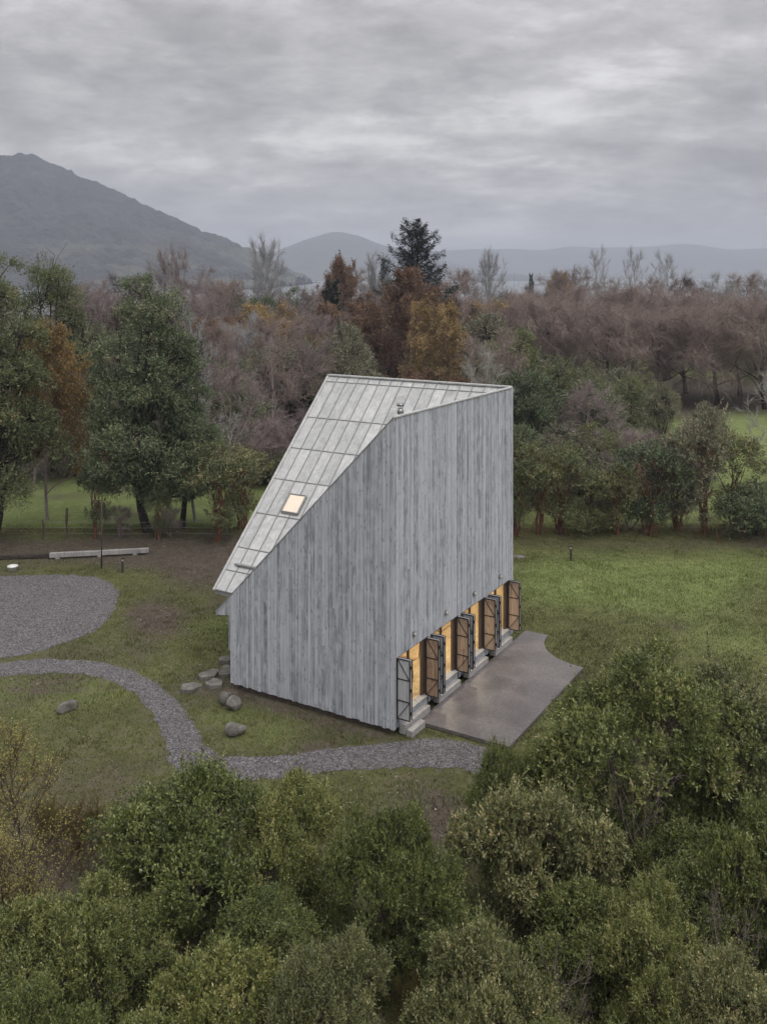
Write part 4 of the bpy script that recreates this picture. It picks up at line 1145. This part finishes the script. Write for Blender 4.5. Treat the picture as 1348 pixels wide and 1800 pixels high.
for i, (px, Y, h, w, lm, lab) in enumerate(((905, 104, .80, 1.0, L_mid, 'green bush under the willows nearest the house'), (965, 106, .70, 1.0, L_grey, 'grey bush under the third willow'), (1020, 102, .62, .9, L_mid, 'green bush under the willows above the hedge middle'), (1085, 106, .62, .9, L_grey, 'grey-green bush in the shade of the willow trunks'), (1140, 100, .55, .7, L_oliv, 'olive bush at the near end of the willow fence'))):
    plant('bushy_tree', ROUND[i % 3], atx(px, Y), Y, h, w, lab, 'tree', 'bushes under the willows', mats=(None, lm))
plant('bare_tree', BARE[0], atx(1120, 64), 64, .48, .55, 'small twiggy leafless tree standing in the hedge behind the dark one', 'tree')
plant('bare_tree', BARE[1], atx(1030, 76), 76, .62, .7, 'small brownish leafless tree among the bushes right of the house', 'tree')
plant('lichen_tree', BPALE, atx(852, 74), 74, 1.22, 1.0, 'pale lichen-covered bare tree just above the roof corner', 'tree', rz=1.0)
plant('lichen_tree', BPALE, atx(1352, 70), 70, 1.10, 1.0, 'pale pinkish bare branches reaching in at the right edge', 'tree', rz=2.0)

# ---- weeping willows
for i, (px, Y, h, w) in enumerate(((800, 150, 1.15, 1.05), (868, 128, 1.18, 1.05), (915, 140, 1.22, 1.1), (962, 122, 1.16, 1.1), (1015, 134, 1.22, 1.1), (1062, 120, 1.16, 1.1), (1110, 132, 1.24, 1.1), (1160, 118, 1.18, 1.12), (1206, 130, 1.26, 1.1), (1258, 118, 1.20, 1.15), (1300, 128, 1.22, 1.1), (1345, 114, 1.10, 1.1), (1395, 122, 1.1, 1.1))):
    e_ = plant('weeping_willow', WILL[i % 3], atx(px, Y), Y, h*rr.uniform(.74, .90), w*1.05, 'leafless weeping willow with drooping mauve-brown twigs in the row right of the house', 'tree', 'weeping willows beyond the field', mats=(B_dark, None))
    wn_ = globals().setdefault('wn_', {0: 0, 1: 0}); k_ = int(Y > 126); o_ = ('first', 'second', 'third', 'fourth', 'fifth', 'sixth', 'seventh', 'eighth')[wn_[k_]]; wn_[k_] += 1
    e_['label'] = ('leafless weeping willow of the front row, %s from the house' if not k_ else 'leafless weeping willow of the rear row against the lake, %s from the house') % o_

# ---- skyline trees
plant('bare_tree', BOVAL, atx(470, 150), 150, 1.62, .92, 'tall oval leafless tree against the gap between the two mountains', 'tree')
plant('bare_tree', BARE[2], atx(296, 96), 96, 1.55, .72, 'tall thin leafless tree in front of the foot of the left mountain', 'tree')
plant('bare_tree', BOVAL, atx(660, 152), 152, 1.42, .8, 'leafless tree between the brown-leaved tree and the big conifer', 'tree')
plant('autumn_tree', LEAFY[0], atx(595, 140), 140, 1.62, .86, 'brown-leaved autumn tree on the skyline left of the big conifer', 'tree', mats=(None, None, L_russ))
plant('conifer', CONI[0], atx(732, 150), 150, 1.24, 1.5, 'big dark conifer with two tops on the skyline behind the house', 'tree')
plant('conifer', CONI[1], atx(584, 124), 124, 1.30, 1.15, 'smaller blue-green conifer below the brown-leaved skyline tree', 'tree')
plant('conifer', CONI[1], atx(933, 185), 185, 1.38, .5, 'tiny dark conifer tip showing above the willows', 'tree')
plant('autumn_tree', LEAFY[1], atx(722, 110), 110, 1.36, 1.12, 'broad russet tree in front of the big conifer', 'tree', mats=(None, None, L_russ))
plant('autumn_tree', LEAFY[0], atx(776, 95), 95, 1.16, .74, 'golden-orange tree above the ridge of the house', 'tree', rz=2.2, mats=(None, None, L_gold))
plant('bare_tree', BOVAL, atx(855, 160), 160, 1.48, .82, 'leafless tree on the skyline right of the big conifer', 'tree')
plant('autumn_tree', LEAFY[1], atx(985, 190), 190, 1.35, .9, 'yellowish tree topping the willow row on the skyline', 'tree', mats=(None, None, L_oran))
for px, h, w, lab in ((1052, 1.62, .95, 'faint tall leafless tree, left one of three above the willows'), (1110, 1.60, .95, 'faint tall leafless tree, middle one of three above the willows'), (1170, 1.55, 1.1, 'faint tall leafless tree, right one of three above the willows')):
    plant('bare_tree', BOPEN, atx(px, 195), 195, h, w, lab, 'tree')

# ---- left group behind the fence
plant('evergreen_tree', TIER[0], atx(262, 59), 59, 1.04, 1.0, 'big dark layered evergreen standing left of the house behind the beam', 'tree', rz=.5)
plant('evergreen_tree', TIER[1], atx(322, 60), 60, .62, .72, 'lower dark evergreen with a leaning trunk beside the big layered one', 'tree', rz=1.9)
plant('evergreen_tree', TIER[1], atx(96, 78), 78, 1.16, 1.05, 'tall dark evergreen rising behind the orange tree', 'tree', rz=.2, mats=(None, L_mid))
plant('evergreen_tree', TIER[0], atx(-12, 57), 57, 1.12, .95, 'tall green evergreen cut off by the left edge', 'tree', rz=3.2, mats=(None, L_mid))
plant('autumn_tree', LEAFY[1], atx(85, 62), 62, 1.04, .66, 'orange-brown autumn tree between the evergreens at far left', 'tree', rz=.9, mats=(None, None, L_oran))
plant('autumn_tree', LEAFY[0], atx(60, 73), 73, .74, .7, 'lower brownish autumn tree under the orange one at far left', 'tree', rz=.1, mats=(None, None, L_russ))
plant('bushy_tree', ROUND[1], atx(130, 76), 76, .80, .75, 'dark bushy tree in the gap left of the big layered evergreen', 'tree')
plant('bushy_tree', ROUND[2], atx(20, 75), 75, .86, .75, 'dark bushy tree below the far left evergreen', 'tree')
plant('bushy_tree', ROUND[0], atx(170, 84), 84, 1.22, .85, 'grey-green tree behind and left of the big layered evergreen', 'tree', mats=(None, L_grey))
plant('hedge_tree', HEDGE[0], atx(168, 57.6), 57.6, .92, .62, 'slim red-stemmed tree beside the tall pole', 'tree', mats=(B_red, L_dark))
plant('hedge_tree', HEDGE[1], atx(385, 57), 57, 1.05, 1.15, 'green many-stemmed tree just left of the low roof edge', 'tree', mats=(B_red, L_mid))
plant('hedge_tree', HEDGE[2], atx(425, 60), 60, 1.0, 1.05, 'green small tree half behind the lower roof slope', 'tree', mats=(B_red, L_oliv))
plant('hedge_tree', HEDGE[2], atx(278, 57.4), 57.4, .60, .4, 'thin red-stemmed shrub before the two dark trunks', 'tree', mats=(B_red, L_dark))
plant('lichen_tree', BPALE, atx(342, 62), 62, 1.62, .85, 'tall pale-trunked bare tree right of the big layered evergreen', 'tree', rz=.7, mats=(B_grey, B_grey))
plant('bare_tree', BARE[1], atx(405, 68), 68, .85, .85, 'mauve twiggy bare tree left of the roof with pale branches below', 'tree')
plant('lichen_tree', BPALE, atx(400, 66), 66, .72, 1.0, 'low pale crooked bare branches left of the roof slope', 'tree', rz=3.9)
for i, (px, lab) in enumerate(((300, 'heap of brown brushwood between the two dark trunks'), (212, 'small green-brown shrub by the fence left of the trunks'))):
    plant('brushwood', BBUSH[i % 2], atx(px, 58.2), 58.2, .42, .6, lab, 'brushwood', 'brushwood by the left fence')

# ---- woodland behind the house
def where(px, Y):
    row = 'nearest row' if Y < 85 else 'second row' if Y < 102 else 'middle depth' if Y < 124 else 'rear rows' if Y < 161 else 'farthest row'
    spot = ('behind the far left evergreens' if px < 130 else 'behind the big layered evergreen' if px < 320 else 'left of the oval skyline tree' if px < 430 else 'below the oval skyline tree' if px < 520 else 'below the brown-leaved skyline tree' if px < 640
            else 'left of the russet tree' if px < 700 else 'by the golden tree' if px < 810 else 'above the roof corner' if px < 900 else 'behind the front willows' if px < 1100 else 'behind the right willows')
    return row + ' of the woodland, ' + spot
def wood(n, x0, x1, Y0, Y1, kinds, seed):
    r = random.Random(seed)
    for i in range(n):
        px = x0 + (x1 - x0)*(i + r.uniform(.15, .85))/n; Y = r.uniform(Y0, Y1); k = r.choice(kinds); cap = .66 if Y < 112 and 655 < px < 845 else 1.0
        # crowns end a little below the horizon, as in the photograph
        if k == 'b':
            s = cap*r.uniform(.95, 1.2)*min(1.2, .66 + Y/300); m = r.choice((B_mauve, B_grey, B_willow, B_brown))
            plant('woodland_tree', BARE[i % 3], atx(px, Y), Y, s, s*r.uniform(.95, 1.2), 'leafless tree in the ' + where(px, Y), 'tree', 'bare woodland trees', mats=(None, m, None))
        elif k == 'g':
            s = cap*r.uniform(.9, 1.15)*min(1.35, .62 + Y/220); m = r.choice((L_dark, L_mid, L_grey))
            plant('woodland_tree', ROUND[i % 3], atx(px, Y), Y, s, s*r.uniform(.8, 1.05), 'dull green tree in the ' + where(px, Y), 'tree', 'green woodland trees', mats=(None, m))
        else:
            s = cap*r.uniform(.85, 1.1)*min(1.0, .7 + Y/300); m = r.choice((L_russ, L_russ, L_gold))
            plant('woodland_tree', LEAFY[i % 2], atx(px, Y), Y, s, s, 'sparse brown-leaved tree in the ' + where(px, Y), 'tree', 'brown woodland trees', mats=(None, None, m))
under = random.Random(31)
for i in range(22):
    px = 330 + i*11.5 + under.uniform(-6, 6); Y = 71 + under.uniform(0, 8); sc_ = under.uniform(.7, 1.25)
    plant('thicket', BBUSH[i % 2] if i % 3 else BUSH[i % 2], atx(px, Y), Y, sc_, sc_*1.15, 'tangled undergrowth at the edge of the woodland left of the roof', 'undergrowth', 'undergrowth left of the roof', mats=(None, None if i % 3 else under.choice((L_grey, L_mid)), None))
for i in range(16):
    px = 880 + i*22 + under.uniform(-9, 9); Y = 63 + under.uniform(0, 10); sc_ = under.uniform(.6, 1.05)
    plant('thicket', BBUSH[i % 2] if i % 2 else BUSH[i % 2], atx(px, Y), Y, sc_, sc_*1.15, 'tangled undergrowth just behind the hedge line right of the house', 'undergrowth', 'undergrowth behind the hedge line', mats=(None, None if i % 2 else under.choice((L_grey, L_oliv, L_mid)), None))
wood(8, 300, 900, 72, 84, 'bgbr', 1)
wood(9, 330, 900, 86, 100, 'bgbgr', 2)
wood(10, 270, 880, 104, 122, 'bgbr', 3)
wood(11, 250, 860, 126, 150, 'bbgr', 4)
wood(16, 110, 900, 165, 205, 'bbg', 5)
wood(8, 130, 440, 120, 160, 'bg', 8)
wood(5, -40, 260, 95, 130, 'gbg', 6)
wood(10, 880, 1400, 150, 190, 'bb', 7)

# ------------------------------------------------------------------ grass blades and pebbles
def grass():
    r = np.random.default_rng(3); n = 390000
    y = 25 + 36*r.random(n)**.85; x = (r.random(n)*2 - 1)*(y*.48 + 2)
    hx = loc2w(0, 0)
    jx, jy = x + r.normal(0, .12, n), y + r.normal(0, .12, n); keep = ~inside(jx, jy, LOT) & ~inside(jx, jy, PATH) & ~inside(x, y, TERR)
    fp = [(loc2w(t, u).x, loc2w(t, u).y) for t, u in ((0, 0), (T, 0), (T, UE - .4), (2.5, UE - .4), (2.5, UB), (0, UB))]
    keep &= ~inside(x, y, fp)
    s, l = soil_lush(x, y); keep &= r.random(n) > (s - .25)*.9
    x, y, s, l = x[keep], y[keep], s[keep], l[keep]; n = len(x)
    tuft = np.clip((fbm(x, y, .9, 3) - .5)*5, 0, 1.6); h = r.uniform(.03, .075, n)*(1 + .5*l + tuft); a = r.uniform(0, 6.28, n); w = r.uniform(.010, .022, n)
    B_ = np.stack([x, y, np.full(n, GZ - .004)], -1); S = np.stack([np.cos(a), np.sin(a), 0*a], -1)*w[:, None]
    tipv = B_ + np.stack([r.normal(0, .03, n), r.normal(0, .03, n), h], -1)
    V = np.stack([B_ - S, B_ + S, tipv], 1).reshape(-1, 3)
    t = r.random(n)
    me = np_mesh('grass', V, None, np.arange(n*3).reshape(n, 3), [m_blade], {'soil': np.repeat(s, 3), 'lush': np.repeat(l, 3), 'tint': np.repeat(t, 3)})
    tag(link(bpy.data.objects.new('grass', me)), 'short mossy green and brown grass of the lawn', 'grass', kind='stuff')
grass()
def pebbles():
    r = np.random.default_rng(9); n = 60000
    y = 27 + 30*r.random(n); x = (r.random(n)*2 - 1)*(y*.43 + 1); jx, jy = x + r.normal(0, .16, n), y + r.normal(0, .16, n); k = inside(jx, jy, LOT) | inside(jx, jy, PATH)
    x, y = x[k], y[k]; n = len(x); s = r.uniform(.012, .034, n); a = r.uniform(0, 6.28, n)
    c = np.stack([x, y, np.full(n, GZ + .016)], -1)
    loc = np.array([[1, 0, 0], [-.4, .9, 0], [-.5, -.8, 0], [.1, .1, .9]])
    P = loc[None]*s[:, None, None]*r.uniform(.7, 1.3, (n, 4, 1)); ca, sa = np.cos(a)[:, None], np.sin(a)[:, None]
    V = np.stack([P[..., 0]*ca - P[..., 1]*sa, P[..., 0]*sa + P[..., 1]*ca, P[..., 2]], -1) + c[:, None]
    Tt = (np.arange(n)[:, None, None]*4 + np.array([[0, 1, 3], [1, 2, 3], [2, 0, 3]])[None]).reshape(-1, 3)
    me = np_mesh('pebbles', V.reshape(-1, 3), None, Tt, [m_pebble], {'tint': np.repeat(r.random(n), 4)})
    tag(link(bpy.data.objects.new('pebbles', me)), 'loose grey pebbles on the gravel yard and path', 'pebbles', kind='stuff')
pebbles()

def fallen_leaves():
    r = np.random.default_rng(21); n = 9000
    y = 27 + 31*r.random(n); x = (r.random(n)*2 - 1)*(y*.43 + 1); k = ~inside(x, y, TERR) & (fbm(x + 9, y, 3, 3) + r.normal(0, .12, n) > .5); x, y = x[k], y[k]; n = len(x)
    P = np.stack([x, y, GZ + r.uniform(.03, .07, n)], -1); D = unit(r.normal(size=(n, 3))*[1, 1, .25])
    V, Q = leaf_quads(P, D, r.uniform(.05, .11, n), r.uniform(.04, .07, n), r, .3, .4)
    me = np_mesh('fallen_leaves', V, Q, None, [leafmat('leaf_fallen', [(0, (.06, .04, .028)), (.55, (.15, .105, .07)), (.9, (.30, .25, .18)), (1, (.5, .46, .40))], .1, .8, .1)], {'tint': np.repeat(r.random(n), 4)})
    tag(link(bpy.data.objects.new('fallen_leaves', me)), 'dry fallen leaves strewn over the lawn', 'leaves', kind='stuff')
fallen_leaves()
